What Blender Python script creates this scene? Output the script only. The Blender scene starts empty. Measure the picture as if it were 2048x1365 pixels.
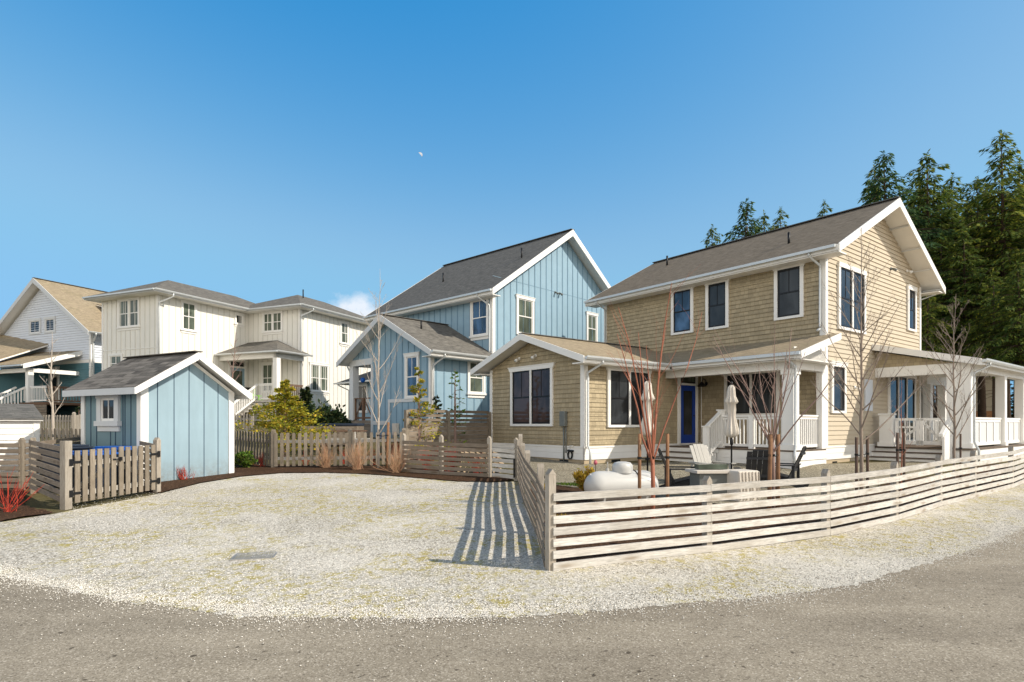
import bpy, bmesh, math, random
from math import sin, cos, pi, radians, atan2, sqrt, hypot
from mathutils import Vector, Matrix
from mathutils.geometry import delaunay_2d_cdt
random.seed(7)
scn = bpy.context.scene
col = scn.collection
F, H, HY, CX = 1180.0, 1.6, 848.0, 1024.0

# ---------------------------------------------------------------- helpers
def interp(t, T):
    if t <= T[0][0]: return T[0][1]
    for (a, b), (c, d) in zip(T, T[1:]):
        if t <= c: return b + (d-b)*(t-a)/(c-a)
    return T[-1][1]
GL = [(0,0),(6.5,0),(10,.12),(13.5,.25),(15.5,.33),(17,.4),(20,.58),(22,.75),(26,1.05),(36,1.85),(60,2.3),(300,3),(1600,5)]
GR = [(0,0),(8,0),(11,.08),(14,.14),(15.5,.22),(17,.4),(24,.48),(60,1.3),(300,3),(1600,5)]
def g(x, y):
    t = min(1, max(0, (x+1)/4.0)); t = t*t*(3-2*t)
    return interp(y, GL)*(1-t) + interp(y, GR)*t
def ground_at(px, py):
    """point on the ground seen at a photo pixel"""
    D = 8.0
    for _ in range(40):
        X = (px-CX)/F*D
        D = .5*D + .5*(H-g(X, D))*F/(py-HY)
    return ((px-CX)/F*D, D)
def at(px, D):
    X = (px-CX)/F*D
    return (X, D, g(X, D))

SPLIT = {'rafter_tail','back_rail','corner_board','corner_trim','skirt_board','foundation','belt_trim','trim_board','crawl_vent','beam','joint_strip','gable_infill'}
class MB:
    def __init__(s): s.v = []; s.f = []
    def quad(s, *p):
        n = len(s.v); s.v += [tuple(q) for q in p]; s.f.append(tuple(range(n, n+len(p)))); return s
    def box(s, x0, x1, y0, y1, z0, z1):
        x0, x1 = sorted((x0, x1)); y0, y1 = sorted((y0, y1)); z0, z1 = sorted((z0, z1))
        n = len(s.v)
        s.v += [(x0,y0,z0),(x1,y0,z0),(x1,y1,z0),(x0,y1,z0),(x0,y0,z1),(x1,y0,z1),(x1,y1,z1),(x0,y1,z1)]
        s.f += [tuple(n+i for i in q) for q in ((3,2,1,0),(4,5,6,7),(0,1,5,4),(1,2,6,5),(2,3,7,6),(3,0,4,7))]
        return s
    def obox(s, p, q, w, h, up=(0,0,1), z_is_mid=True):
        """bar from p to q, w wide sideways, h along up"""
        p, q, up = Vector(p), Vector(q), Vector(up)
        d = (q-p).normalized(); sd = d.cross(up)
        if sd.length < 1e-4: sd = d.cross(Vector((1,0,0)))
        sd.normalize(); u = sd.cross(d).normalized()
        a, b = sd*w/2, u*h/2
        n = len(s.v)
        s.v += [tuple(k) for k in (p-a-b, p+a-b, p+a+b, p-a+b, q-a-b, q+a-b, q+a+b, q-a+b)]
        s.f += [tuple(n+i for i in k) for k in ((3,2,1,0),(4,5,6,7),(0,1,5,4),(1,2,6,5),(2,3,7,6),(3,0,4,7))]
        return s
    def prism(s, pts, d):
        """polygon pts extruded by vector d"""
        n = len(s.v); k = len(pts); d = Vector(d)
        s.v += [tuple(p) for p in pts] + [tuple(Vector(p)+d) for p in pts]
        s.f.append(tuple(range(n+k-1, n-1, -1))); s.f.append(tuple(range(n+k, n+2*k)))
        for i in range(k):
            j = (i+1) % k; s.f.append((n+i, n+j, n+k+j, n+k+i))
        return s
    def tube(s, pts, r, sides=6, cap=True):
        pts = [Vector(p) for p in pts]
        rs = r if isinstance(r, (list, tuple)) else [r]*len(pts)
        n0 = len(s.v); ref = Vector((0.31,0.22,0.92))
        for i, p in enumerate(pts):
            d = (pts[min(i+1, len(pts)-1)]-pts[max(i-1, 0)])
            if d.length < 1e-9: d = Vector((0,0,1))
            d.normalize()
            a = d.cross(ref)
            if a.length < .1: a = d.cross(Vector((1,0,0)))
            a.normalize(); b = d.cross(a)
            for k in range(sides):
                t = 2*pi*k/sides; s.v.append(tuple(p + (a*cos(t)+b*sin(t))*rs[i]))
        for i in range(len(pts)-1):
            for k in range(sides):
                k2 = (k+1) % sides; o = n0+i*sides
                s.f.append((o+k, o+k2, o+sides+k2, o+sides+k))
        if cap:
            s.f.append(tuple(n0+k for k in range(sides-1, -1, -1)))
            s.f.append(tuple(n0+(len(pts)-1)*sides+k for k in range(sides)))
        return s
    def lathe(s, prof, seg=24, c=(0,0,0), axis='z', fold=None):
        """prof: list of (r, t); revolved round axis"""
        n0 = len(s.v)
        for j, (r, t) in enumerate(prof):
            for k in range(seg):
                a = 2*pi*k/seg
                rr = r*(fold(a, t) if fold else 1)
                if axis == 'z': s.v.append((c[0]+rr*cos(a), c[1]+rr*sin(a), c[2]+t))
                else: s.v.append((c[0]+t, c[1]+rr*cos(a), c[2]+rr*sin(a)))
        for j in range(len(prof)-1):
            for k in range(seg):
                k2 = (k+1) % seg; o = n0+j*seg
                q = (o+k, o+k2, o+seg+k2, o+seg+k)
                s.f.append(q if axis == 'z' else q)
        return s
    def build(s, name, m, parent=None, smooth=False, loc=None, bevel=0):
        if name in SPLIT and len(s.f) > 6:
            up = list(range(len(s.v)))
            def fd(i):
                while up[i] != i: up[i] = up[up[i]]; i = up[i]
                return i
            for f in s.f:
                for q in f[1:]: up[fd(q)] = fd(f[0])
            grp = {}
            for f in s.f: grp.setdefault(fd(f[0]), []).append(f)
            if len(grp) > 1:
                o = None
                for fs in grp.values():
                    b = MB(); ids = sorted({q for f in fs for q in f}); mp = {q: i for i, q in enumerate(ids)}
                    b.v = [s.v[q] for q in ids]; b.f = [tuple(mp[q] for q in f) for f in fs]
                    o = b._build(name, m, parent, smooth, loc, bevel)
                return o
        return s._build(name, m, parent, smooth, loc, bevel)
    def _build(s, name, m, parent=None, smooth=False, loc=None, bevel=0):
        me = bpy.data.meshes.new(name)
        z = 0
        r = parent
        while r is not None and r.parent is not None: r = r.parent
        if r is not None: z = r.get('zb', 0)
        vs = [(x, y, w-z) for x, y, w in s.v] if z else s.v
        me.from_pydata(vs, [], s.f)
        uvs(me)
        if smooth:
            for p in me.polygons: p.use_smooth = True
        o = bpy.data.objects.new(name, me); col.objects.link(o)
        if m: me.materials.append(m)
        if parent is not None: o.parent = parent
        if loc: o.location = loc
        if bevel:
            b = o.modifiers.new('bevel', 'BEVEL'); b.width = bevel; b.segments = 2; b.limit_method = 'ANGLE'
        return o

def uvs(me):
    if not me.polygons: return
    uv = me.uv_layers.new(name='UVMap').data
    out = [0.0]*(len(uv)*2)
    V = me.vertices
    for p in me.polygons:
        n = p.normal
        if abs(n.z) > .96 or n.length < .5: a, b = Vector((1,0,0)), Vector((0,1,0))
        else:
            a = Vector((-n.y, n.x, 0)).normalized(); b = n.cross(a)
        for li in p.loop_indices:
            c = V[me.loops[li].vertex_index].co
            out[2*li] = c.dot(a); out[2*li+1] = c.dot(b)
    uv.foreach_set('uv', out)

def thing(name, label, cat, loc=(0,0,0), rz=0, group=None, zb=0):
    o = bpy.data.objects.new(name, None); col.objects.link(o)
    o.empty_display_size = .2
    o.location = (loc[0], loc[1], (loc[2] if len(loc) > 2 else 0)+zb); o.rotation_euler = (0, 0, rz)
    o['label'] = label; o['category'] = cat; o['zb'] = float(zb)
    if group: o['group'] = group
    return o
def tag(o, label=None, cat=None, group=None, kind=None):
    if label: o['label'] = label
    if cat: o['category'] = cat
    if group: o['group'] = group
    if kind: o['kind'] = kind
    return o
KIDS = {}
def copy_thing(root, loc, rz, label, scale=None, group=None):
    r = root.copy(); col.objects.link(r); r.location = loc; r.rotation_euler = (0, 0, rz); r['label'] = label
    if group: r['group'] = group
    if scale: r.scale = (scale[0], scale[1], scale[2])
    for ch in [o for o in root.children]:
        c = ch.copy(); col.objects.link(c); c.parent = r
        for gch in [o for o in ch.children]:
            d = gch.copy(); col.objects.link(d); d.parent = c
    return r

# ---------------------------------------------------------------- materials
def mat(name, rough=.7, spec=.3, metal=0):
    m = bpy.data.materials.new(name); m.use_nodes = True
    nt = m.node_tree; b = nt.nodes['Principled BSDF']
    b.inputs['Roughness'].default_value = rough; b.inputs['Metallic'].default_value = metal
    b.inputs['Specular IOR Level'].default_value = spec
    return m, nt, b
def N(nt, t, **k):
    n = nt.nodes.new(t)
    for a, v in k.items():
        if a.startswith('i_'): n.inputs[a[2:].replace('_', ' ')].default_value = v
        else: setattr(n, a, v)
    return n
def ramp(nt, fac, stops):
    r = nt.nodes.new('ShaderNodeValToRGB'); e = r.color_ramp.elements
    while len(e) < len(stops): e.new(.5)
    for q, (p, c) in zip(e, stops):
        q.position = p; q.color = (*c, 1) if len(c) == 3 else c
    nt.links.new(fac, r.inputs[0]); return r.outputs[0]
def mix(nt, fac, a, b, mode='MIX'):
    n = nt.nodes.new('ShaderNodeMix'); n.data_type = 'RGBA'; n.blend_type = mode
    for i, v in ((0, fac), (6, a), (7, b)):
        if isinstance(v, (int, float)): n.inputs[i].default_value = v
        elif isinstance(v, tuple): n.inputs[i].default_value = (*v, 1) if len(v) == 3 else v
        else: nt.links.new(v, n.inputs[i])
    return n.outputs[2]
def coord(nt, kind='Object', scale=(1,1,1), rot=(0,0,0)):
    c = nt.nodes.new('ShaderNodeTexCoord'); mp = nt.nodes.new('ShaderNodeMapping')
    mp.inputs['Scale'].default_value = scale; mp.inputs['Rotation'].default_value = rot
    nt.links.new(c.outputs[kind], mp.inputs[0]); return mp.outputs[0]
def noise(nt, vec, scale, detail=4, rough=.6, dist=0):
    n = N(nt, 'ShaderNodeTexNoise'); n.inputs['Scale'].default_value = scale; n.inputs['Detail'].default_value = detail
    n.inputs['Roughness'].default_value = rough; n.inputs['Distortion'].default_value = dist
    nt.links.new(vec, n.inputs['Vector']); return n.outputs['Fac']
def bump(nt, b, h, strength=.3, dist=.01):
    n = nt.nodes.new('ShaderNodeBump'); n.inputs['Strength'].default_value = strength; n.inputs['Distance'].default_value = dist
    nt.links.new(h, n.inputs['Height']); nt.links.new(n.outputs[0], b.inputs['Normal'])
def sc(c, k): return tuple(min(1, x*k) for x in c)

def paint(name, c, rough=.55, var=.10, nscale=6, spec=.3, dirt=0, splash=0):
    m, nt, b = mat(name, rough, spec)
    v = coord(nt)
    f = noise(nt, v, nscale, 5)
    base = mix(nt, f, sc(c, 1-var*1.3), sc(c, 1+var*.8))
    if dirt:
        f2 = ramp(nt, noise(nt, v, 1.3, 6, .7), [(.45, (0,0,0)), (.75, (1,1,1))])
        mm = nt.nodes.new('ShaderNodeMath'); mm.operation = 'MULTIPLY'; mm.inputs[1].default_value = dirt
        nt.links.new(f2, mm.inputs[0])
        base = mix(nt, mm.outputs[0], base, (c[0]*.6, c[1]*.55, c[2]*.5))
    if splash:
        sp = nt.nodes.new('ShaderNodeSeparateXYZ'); nt.links.new(v, sp.inputs[0])
        mr = nt.nodes.new('ShaderNodeMapRange'); mr.inputs[1].default_value = splash; mr.inputs[2].default_value = 0; nt.links.new(sp.outputs[2], mr.inputs[0])
        base = mix(nt, mulv(nt, mulv(nt, mr.outputs[0], ramp(nt, noise(nt, v, 7, 6, .75), [(.35, (0,0,0)), (.7, (1,1,1))])), .75), base, (.20,.17,.13))
        fade = ramp(nt, noise(nt, coord(nt, 'Object', (3, 3, .5)), 1.5, 4), [(.35, (.90,.90,.90)), (.65, (1,1,1))])
        base = mix(nt, 1.0, base, fade, 'MULTIPLY')
    nt.links.new(base, b.inputs['Base Color'])
    bump(nt, b, noise(nt, v, 60, 3), .12, .004)
    return m

def shingle_wall(name, c):
    c = (c[0]*.98, c[1]*.98, c[2]*1.0)
    m, nt, b = mat(name, .75, .2)
    v = coord(nt, 'UV')
    br = N(nt, 'ShaderNodeTexBrick', offset=.37, offset_frequency=2, squash=.8, squash_frequency=3)
    for k, val in (('Scale', 1), ('Brick Width', .17), ('Row Height', .14), ('Mortar Size', .004), ('Mortar Smooth', .2), ('Bias', 0)):
        br.inputs[k].default_value = val
    br.inputs['Color1'].default_value = (*sc(c, .82), 1); br.inputs['Color2'].default_value = (*sc(c, 1.12), 1)
    br.inputs['Mortar'].default_value = (*sc(c, .38), 1)
    nt.links.new(v, br.inputs['Vector'])
    f = noise(nt, v, 2.2, 6, .7)
    base = mix(nt, f, br.outputs['Color'], sc(c, 1.12))
    base = mix(nt, .15, br.outputs['Color'], base)
    v2 = coord(nt, 'UV', (30, 2, 1))
    base = mix(nt, .12, base, mix(nt, noise(nt, v2, 3, 3), sc(c, .5), sc(c, 1.4)))
    nt.links.new(base, b.inputs['Base Color'])
    inv = nt.nodes.new('ShaderNodeMath'); inv.operation = 'SUBTRACT'; inv.inputs[0].default_value = 1
    nt.links.new(br.outputs['Fac'], inv.inputs[1])
    bump(nt, b, inv.outputs[0], .5, .006)
    return m

def roof_mat(name, c1, c2, moss=0, bw=.21, strong=False):
    m, nt, b = mat(name, .9, .15)
    v = coord(nt, 'UV')
    br = N(nt, 'ShaderNodeTexBrick', offset=.43, offset_frequency=2, squash=1.6, squash_frequency=3)
    for k, val in (('Scale', 1), ('Brick Width', bw), ('Row Height', .14), ('Mortar Size', .007), ('Mortar Smooth', .3), ('Bias', -.1)):
        br.inputs[k].default_value = val
    br.inputs['Color1'].default_value = (*c1, 1); br.inputs['Color2'].default_value = (*c2, 1)
    br.inputs['Mortar'].default_value = (*sc(c1, .45), 1)
    nt.links.new(v, br.inputs['Vector'])
    f = ramp(nt, noise(nt, v, 3.5, 5, .7), [(.35, (0,0,0)), (.65, (1,1,1))])
    base = mix(nt, f, br.outputs['Color'], sc(c2, 1.25))
    base = mix(nt, .1 if strong else .3, br.outputs['Color'], base)
    f4 = noise(nt, coord(nt, 'UV', (1.3, 6.5, 1)), 2.6, 5, .75)
    base = mix(nt, .15 if strong else .40, base, ramp(nt, f4, [(.42, sc(c1, .6)), (.58, sc(c2, 1.5))]))
    f3 = noise(nt, v, 90, 2)
    base = mix(nt, .2, base, mix(nt, f3, sc(c1, .5), sc(c2, 1.7)))
    if moss:
        fm = ramp(nt, noise(nt, v, .7, 5), [(.5, (0,0,0)), (.7, (1,1,1))])
        base = mix(nt, mulv(nt, fm, moss), base, (.16, .15, .06))
    nt.links.new(base, b.inputs['Base Color'])
    bump(nt, b, br.outputs['Fac'], -.6, .01)
    return m
def mulv(nt, a, k):
    n = nt.nodes.new('ShaderNodeMath'); n.operation = 'MULTIPLY'; nt.links.new(a, n.inputs[0])
    if isinstance(k, (int, float)): n.inputs[1].default_value = k
    else: nt.links.new(k, n.inputs[1])
    return n.outputs[0]

def wood(name, c, vertical=False, knots=True, var=.3):
    m, nt, b = mat(name, .8, .2)
    geo = nt.nodes.new('ShaderNodeNewGeometry')
    tc = nt.nodes.new('ShaderNodeTexCoord')
    cmb = nt.nodes.new('ShaderNodeVectorMath'); cmb.operation = 'MULTIPLY_ADD'
    off = nt.nodes.new('ShaderNodeCombineXYZ')
    for i in range(3): nt.links.new(mulv(nt, geo.outputs['Random Per Island'], 13.7*(i+1)), off.inputs[i])
    cmb.inputs[1].default_value = (1, 1, 1)
    nt.links.new(tc.outputs['UV'], cmb.inputs[0]); nt.links.new(off.outputs[0], cmb.inputs[2])
    mp = nt.nodes.new('ShaderNodeMapping'); mp.inputs['Scale'].default_value = (14, 1.0, 1) if vertical else (1.0, 14, 1)
    nt.links.new(cmb.outputs[0], mp.inputs[0])
    gr = noise(nt, mp.outputs[0], 5, 5, .65, .8)
    base = mix(nt, ramp(nt, gr, [(.3, (0,0,0)), (.7, (1,1,1))]), sc(c, .60), sc(c, 1.18))
    isl = ramp(nt, geo.outputs['Random Per Island'], [(0, (1-var,)*3), (1, (1.0,)*3)])
    base = mix(nt, 1.0, base, isl, 'MULTIPLY')
    st = ramp(nt, noise(nt, cmb.outputs[0], 1.6, 5, .7), [(.42, (0,0,0)), (.7, (1,1,1))])
    base = mix(nt, mulv(nt, st, .55), base, (c[0]*.45, c[1]*.41, c[2]*.36))
    if knots:
        vo = N(nt, 'ShaderNodeTexVoronoi'); vo.inputs['Scale'].default_value = 1
        mk = nt.nodes.new('ShaderNodeMapping'); mk.inputs['Scale'].default_value = (9, 1.8, 1) if vertical else (1.8, 9, 1)
        nt.links.new(cmb.outputs[0], mk.inputs[0]); nt.links.new(mk.outputs[0], vo.inputs['Vector'])
        kn = ramp(nt, vo.outputs['Distance'], [(.08, (1,1,1)), (.30, (0,0,0))])
        base = mix(nt, mulv(nt, kn, .65), base, (c[0]*.35, c[1]*.28, c[2]*.2))
    nt.links.new(base, b.inputs['Base Color'])
    bump(nt, b, gr, .3, .004)
    return m

def leafmat(name, a, bcol, ccol=None, trans=.25):
    m, nt, b = mat(name, .75, .15)
    geo = nt.nodes.new('ShaderNodeNewGeometry')
    base = ramp(nt, geo.outputs['Random Per Island'], [(0, a), (.6, bcol), (1, ccol or sc(bcol, 1.3))])
    nt.links.new(base, b.inputs['Base Color'])
    if trans:
        tr = nt.nodes.new('ShaderNodeBsdfTranslucent'); nt.links.new(base, tr.inputs[0])
        ms = nt.nodes.new('ShaderNodeMixShader'); ms.inputs[0].default_value = trans
        out = nt.nodes['Material Output']
        nt.links.new(b.outputs[0], ms.inputs[1]); nt.links.new(tr.outputs[0], ms.inputs[2]); nt.links.new(ms.outputs[0], out.inputs[0])
    return m

def gravel_mat():
    m, nt, b = mat('gravel', .9, .15)
    v = coord(nt)
    vo = N(nt, 'ShaderNodeTexVoronoi'); vo.inputs['Scale'].default_value = 42; nt.links.new(v, vo.inputs['Vector'])
    vo2 = N(nt, 'ShaderNodeTexVoronoi'); vo2.inputs['Scale'].default_value = 95; nt.links.new(v, vo2.inputs['Vector'])
    sx = nt.nodes.new('ShaderNodeSeparateColor'); nt.links.new(vo.outputs['Color'], sx.inputs[0])
    sx2 = nt.nodes.new('ShaderNodeSeparateColor'); nt.links.new(vo2.outputs['Color'], sx2.inputs[0])
    stone = ramp(nt, sx.outputs[0], [(0, (.16,.14,.105)), (.12, (.54,.49,.41)), (.5, (.80,.74,.64)), (1, (.95,.91,.83))])
    stone2 = ramp(nt, sx2.outputs[0], [(0, (.14,.12,.09)), (.15, (.42,.38,.31)), (1, (.82,.77,.66))])
    base = mix(nt, .4, stone, stone2)
    crack = ramp(nt, vo.outputs['Distance'], [(.32, (0,0,0)), (.66, (1,1,1))])
    base = mix(nt, mulv(nt, crack, .6), base, (.10,.085,.06))
    pack = ramp(nt, noise(nt, v, .45, 5, .6, .6), [(.40, (0,0,0)), (.62, (1,1,1))])     # packed pale tracks
    base = mix(nt, mulv(nt, pack, .35), base, (.80,.75,.665))
    rough_ = ramp(nt, noise(nt, v, .8, 5, .7), [(.44, (0,0,0)), (.66, (1,1,1))])
    vs = coord(nt, 'Object', (1, .75, 1))
    spk = ramp(nt, noise(nt, vs, 17, 3, .75), [(.54, (0,0,0)), (.62, (1,1,1))])
    base = mix(nt, mulv(nt, mulv(nt, rough_, spk), .85), base, (.12,.10,.065))
    spk3 = ramp(nt, noise(nt, vs, 30, 2, .6), [(.62, (0,0,0)), (.68, (1,1,1))])
    base = mix(nt, mulv(nt, spk3, .75), base, (.15,.125,.085))
    gm = ramp(nt, noise(nt, v, .6, 4, .65, .5), [(.43, (0,0,0)), (.56, (1,1,1))])
    gs = ramp(nt, noise(nt, vs, 8, 5, .8), [(.48, (0,0,0)), (.58, (1,1,1))])
    base = mix(nt, mulv(nt, mulv(nt, gm, gs), .85), base, (.38,.31,.07))
    nt.links.new(base, b.inputs['Base Color'])
    bump(nt, b, vo.outputs['Distance'], -.6, .012)
    return m

def asphalt_mat():
    m, nt, b = mat('asphalt', .85, .25)
    v = coord(nt)
    vo = N(nt, 'ShaderNodeTexVoronoi'); vo.inputs['Scale'].default_value = 105; nt.links.new(v, vo.inputs['Vector'])
    sx = nt.nodes.new('ShaderNodeSeparateColor'); nt.links.new(vo.outputs['Color'], sx.inputs[0])
    base = ramp(nt, sx.outputs[0], [(0, (.20,.165,.12)), (.2, (.31,.262,.195)), (.85, (.40,.345,.262)), (.97, (.58,.51,.41))])
    f = ramp(nt, noise(nt, coord(nt, 'Object', (.35, 1, 1), (0,0,.25)), .9, 6, .7), [(.36, (.66,.65,.64)), (.66, (1.0,1.0,1.0))])
    base = mix(nt, 1.0, base, f, 'MULTIPLY')
    f2 = ramp(nt, noise(nt, v, 1.7, 7, .8, .5), [(.52, (0,0,0)), (.78, (1,1,1))])
    f3 = ramp(nt, noise(nt, v, 60, 2, .5), [(.45, (0,0,0)), (.6, (1,1,1))])
    base = mix(nt, mulv(nt, mulv(nt, f2, f3), .5), base, (.58,.52,.42))
    f5 = ramp(nt, noise(nt, v, 13, 2, .6), [(.67, (0,0,0)), (.71, (1,1,1))])
    base = mix(nt, mulv(nt, f5, .8), base, (.06,.045,.03))
    ck = N(nt, 'ShaderNodeTexVoronoi', feature='DISTANCE_TO_EDGE'); ck.inputs['Scale'].default_value = .28
    wv = coord(nt); dn = N(nt, 'ShaderNodeTexNoise'); dn.inputs['Scale'].default_value = 2.2; nt.links.new(wv, dn.inputs['Vector'])
    ad = nt.nodes.new('ShaderNodeVectorMath'); ad.operation = 'MULTIPLY_ADD'; ad.inputs[1].default_value = (.7,.7,.7)
    nt.links.new(dn.outputs['Color'], ad.inputs[0]); nt.links.new(wv, ad.inputs[2]); nt.links.new(ad.outputs[0], ck.inputs['Vector'])
    nt.links.new(base, b.inputs['Base Color'])
    bump(nt, b, vo.outputs['Distance'], -.25, .005)
    return m

def mulch_mat(name='mulch', c=(.075,.042,.024)):
    m, nt, b = mat(name, .95, .1)
    v = coord(nt, 'Object', (1, 1, 1))
    vo = N(nt, 'ShaderNodeTexVoronoi'); vo.inputs['Scale'].default_value = 38
    mp = coord(nt, 'Object', (1, 2.2, 1), (0,0,.6)); nt.links.new(mp, vo.inputs['Vector'])
    sx = nt.nodes.new('ShaderNodeSeparateColor'); nt.links.new(vo.outputs['Color'], sx.inputs[0])
    base = ramp(nt, sx.outputs[0], [(0, sc(c, .3)), (.6, c), (.9, sc(c, 2.2)), (1, sc(c, 5))])
    f = noise(nt, v, 1.5, 4)
    base = mix(nt, f, base, sc(c, .7))
    nt.links.new(base, b.inputs['Base Color'])
    bump(nt, b, vo.outputs['Distance'], -1, .03)
    return m

def grass_mat(name, a, c):
    m, nt, b = mat(name, .95, .1)
    v = coord(nt)
    base = mix(nt, ramp(nt, noise(nt, v, 1.2, 8, .8), [(.35, (0,0,0)), (.65, (1,1,1))]), a, c)
    nt.links.new(base, b.inputs['Base Color']); bump(nt, b, noise(nt, v, 25, 4, .8), .8, .04)
    return m

def glass_mat(name, c, rough=.04, blinds=False):
    m, nt, b = mat(name, rough, .35)
    v = coord(nt, 'Object', (.9, .9, .5))
    f = ramp(nt, noise(nt, v, 1.8, 3, .5, .6), [(.35, sc(c, .35)), (.65, c)])
    if blinds:
        w = N(nt, 'ShaderNodeTexWave', bands_direction='Z'); w.inputs['Scale'].default_value = 6
        nt.links.new(coord(nt), w.inputs['Vector'])
        f = mix(nt, mulv(nt, w.outputs['Fac'], .35), f, sc(c, .5))
    nt.links.new(f, b.inputs['Base Color'])
    return m

def metal(name, c, rough=.4, met=.6): 
    m, nt, b = mat(name, rough, .5, met)
    f = noise(nt, coord(nt), 5, 4)
    nt.links.new(mix(nt, f, sc(c, .85), sc(c, 1.1)), b.inputs['Base Color'])
    return m
def beadboard(name, c):
    m, nt, b = mat(name, .55, .3)
    w = N(nt, 'ShaderNodeTexWave', bands_direction='X'); w.inputs['Scale'].default_value = 6.5
    nt.links.new(coord(nt, 'UV'), w.inputs['Vector'])
    r = ramp(nt, w.outputs['Fac'], [(.0, sc(c, .55)), (.12, c)])
    nt.links.new(r, b.inputs['Base Color']); bump(nt, b, r, .4, .006)
    return m

M = {}
M['tan'] = shingle_wall('tan_shingles', (.405,.332,.212))
M['tan_lap'] = paint('tan_siding', (.53,.455,.345), .7, .07, 3)
M['white'] = paint('white_paint', (.84,.82,.78), .5, .05, 3, dirt=.10)
M['white_sid'] = paint('cream_siding', (.80,.775,.71), .6, .06, 2, dirt=.08)
M['cream_batten'] = paint('cream_batten', (.66,.635,.57), .6, .05)
M['brick'] = paint('orange_brown_wall', (.42,.20,.09), .8, .2, 5)
M['white_cool'] = paint('white_siding', (.66,.69,.74), .6, .05, 2)
M['ltrim'] = paint('light_grey_trim', (.62,.63,.63), .55, .06, 3)
M['blue'] = paint('blue_siding', (.27,.40,.49), .6, .10, 2.5, dirt=.10)
M['blue_line'] = paint('blue_batten_shade', (.17,.28,.37), .6, .08, 4)  # batten shadow lines put into the colour; the joint strip shares it
M['shed_blue'] = paint('shed_blue', (.30,.415,.48), .6, .07, 2, dirt=.06, splash=.5)
M['groove'] = paint('panel_groove', (.035,.07,.11), .8, .05)
M['shed_dark'] = paint('shed_blue_shaded', (.16,.25,.28), .6, .08, 3)  # shed blue darkened for the side walls, their shade put into the colour
M['teal'] = paint('teal_siding', (.12,.25,.29), .6, .08, 3)
M['roof_tan'] = roof_mat('roof_brown_shingles', (.22,.175,.12), (.36,.29,.195), .25)
M['roof_main'] = roof_mat('roof_grey_brown_shingles', (.115,.095,.07), (.205,.17,.13))
M['roof_dark'] = roof_mat('roof_charcoal_shingles', (.07,.07,.067), (.15,.145,.135))
M['roof_grey'] = roof_mat('roof_grey_shingles', (.06,.057,.052), (.20,.185,.16))
M['roof_shed'] = roof_mat('roof_shed_shingles', (.025,.022,.02), (.23,.21,.185), 0, .30, True)
M['concrete'] = paint('concrete', (.46,.37,.25), .9, .12, 4, dirt=.25)
M['sash_black'] = paint('black_sash', (.012,.012,.014), .4, .1)
M['glass'] = glass_mat('window_glass', (.045,.05,.055))
M['glass_red_refl'] = glass_mat('window_glass_red_reflection', (.09,.06,.055))  # reflection of red buildings painted into the pane as a reddish tint
M['glass_blind'] = glass_mat('window_glass_blinds', (.15,.18,.14), .08, True)
M['glass_blue'] = glass_mat('window_glass_blue', (.09,.17,.30), .05)
M['gutter'] = metal('gutter_metal', (.62,.64,.64), .35, .25)
M['wood'] = wood('weathered_cedar', (.69,.655,.60), False)
M['woodv'] = wood('weathered_cedar_upright', (.48,.425,.355), True, False)
M['wood_grey'] = wood('grey_cedar', (.30,.245,.19), False)
M['woodv_grey'] = wood('grey_cedar_upright', (.32,.27,.21), True, False)
M['wood_brown'] = wood('brown_deck_wood', (.22,.13,.085), False)
M['deck'] = wood('deck_boards', (.20,.155,.12), False)
M['stake'] = wood('stake_wood', (.30,.16,.085), True, False)
M['stake_dark'] = wood('stake_dark_wood', (.15,.10,.075), True, False)
M['rubber'] = paint('black_rubber', (.012,.012,.012), .7, .1)
M['gravel'] = gravel_mat(); M['asphalt'] = asphalt_mat(); M['mulch'] = mulch_mat()
M['patio'] = mulch_mat('pea_gravel', (.27,.235,.17))
M['ground'] = grass_mat('ground_soil', (.10,.09,.04), (.17,.14,.07))
M['tank'] = paint('tank_enamel', (.58,.57,.54), .35, .03, 2, .5, dirt=.12)
M['black'] = paint('black_metal', (.012,.012,.013), .45, .1)
M['char'] = paint('charcoal_plastic', (.028,.029,.032), .5, .15)
M['lgrey'] = paint('light_grey_plastic', (.42,.40,.36), .6, .08)
M['canvas'] = paint('beige_canvas', (.66,.60,.52), .9, .08, 8)
M['greybox'] = metal('grey_enamel', (.16,.17,.16), .5, .1)
M['blue_door'] = paint('blue_door_paint', (.01,.05,.30), .4, .05)
M['bin_blue'] = paint('blue_plastic', (.01,.10,.42), .4, .05)
M['bin_dark'] = paint('dark_bin_plastic', (.02,.03,.05), .45, .1)
M['bark_red'] = paint('reddish_bark', (.36,.13,.075), .7, .25, 12)
M['bark_grey'] = paint('grey_bark', (.30,.235,.185), .8, .3, 14)
M['bark_pink'] = paint('pinkish_bark', (.30,.20,.165), .8, .3, 14)
M['bark_pale'] = paint('pale_bark', (.48,.41,.34), .8, .25, 14)
M['bark_dark'] = paint('conifer_bark', (.085,.055,.038), .9, .3, 6)
M['red_twig'] = leafmat('red_twig', (.30,.025,.018), (.42,.06,.035), (.26,.07,.05), 0)
M['straw'] = leafmat('dry_stems', (.34,.20,.12), (.50,.33,.20), (.42,.19,.11), 0)
M['conifer'] = leafmat('conifer_needles', (.04,.075,.02), (.10,.15,.03), (.24,.26,.04), .4)
M['conifer2'] = leafmat('hemlock_needles', (.05,.095,.022), (.14,.19,.035), (.36,.35,.05), .42)
M['conifer3'] = leafmat('spruce_needles', (.03,.07,.032), (.07,.13,.045), (.15,.21,.06), .42)
M['cypress'] = leafmat('golden_cypress', (.13,.19,.03), (.46,.42,.045), (.66,.44,.05), .3)
M['dark_leaf'] = leafmat('dark_shrub', (.008,.018,.008), (.025,.05,.018), (.08,.09,.03), .1)
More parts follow.
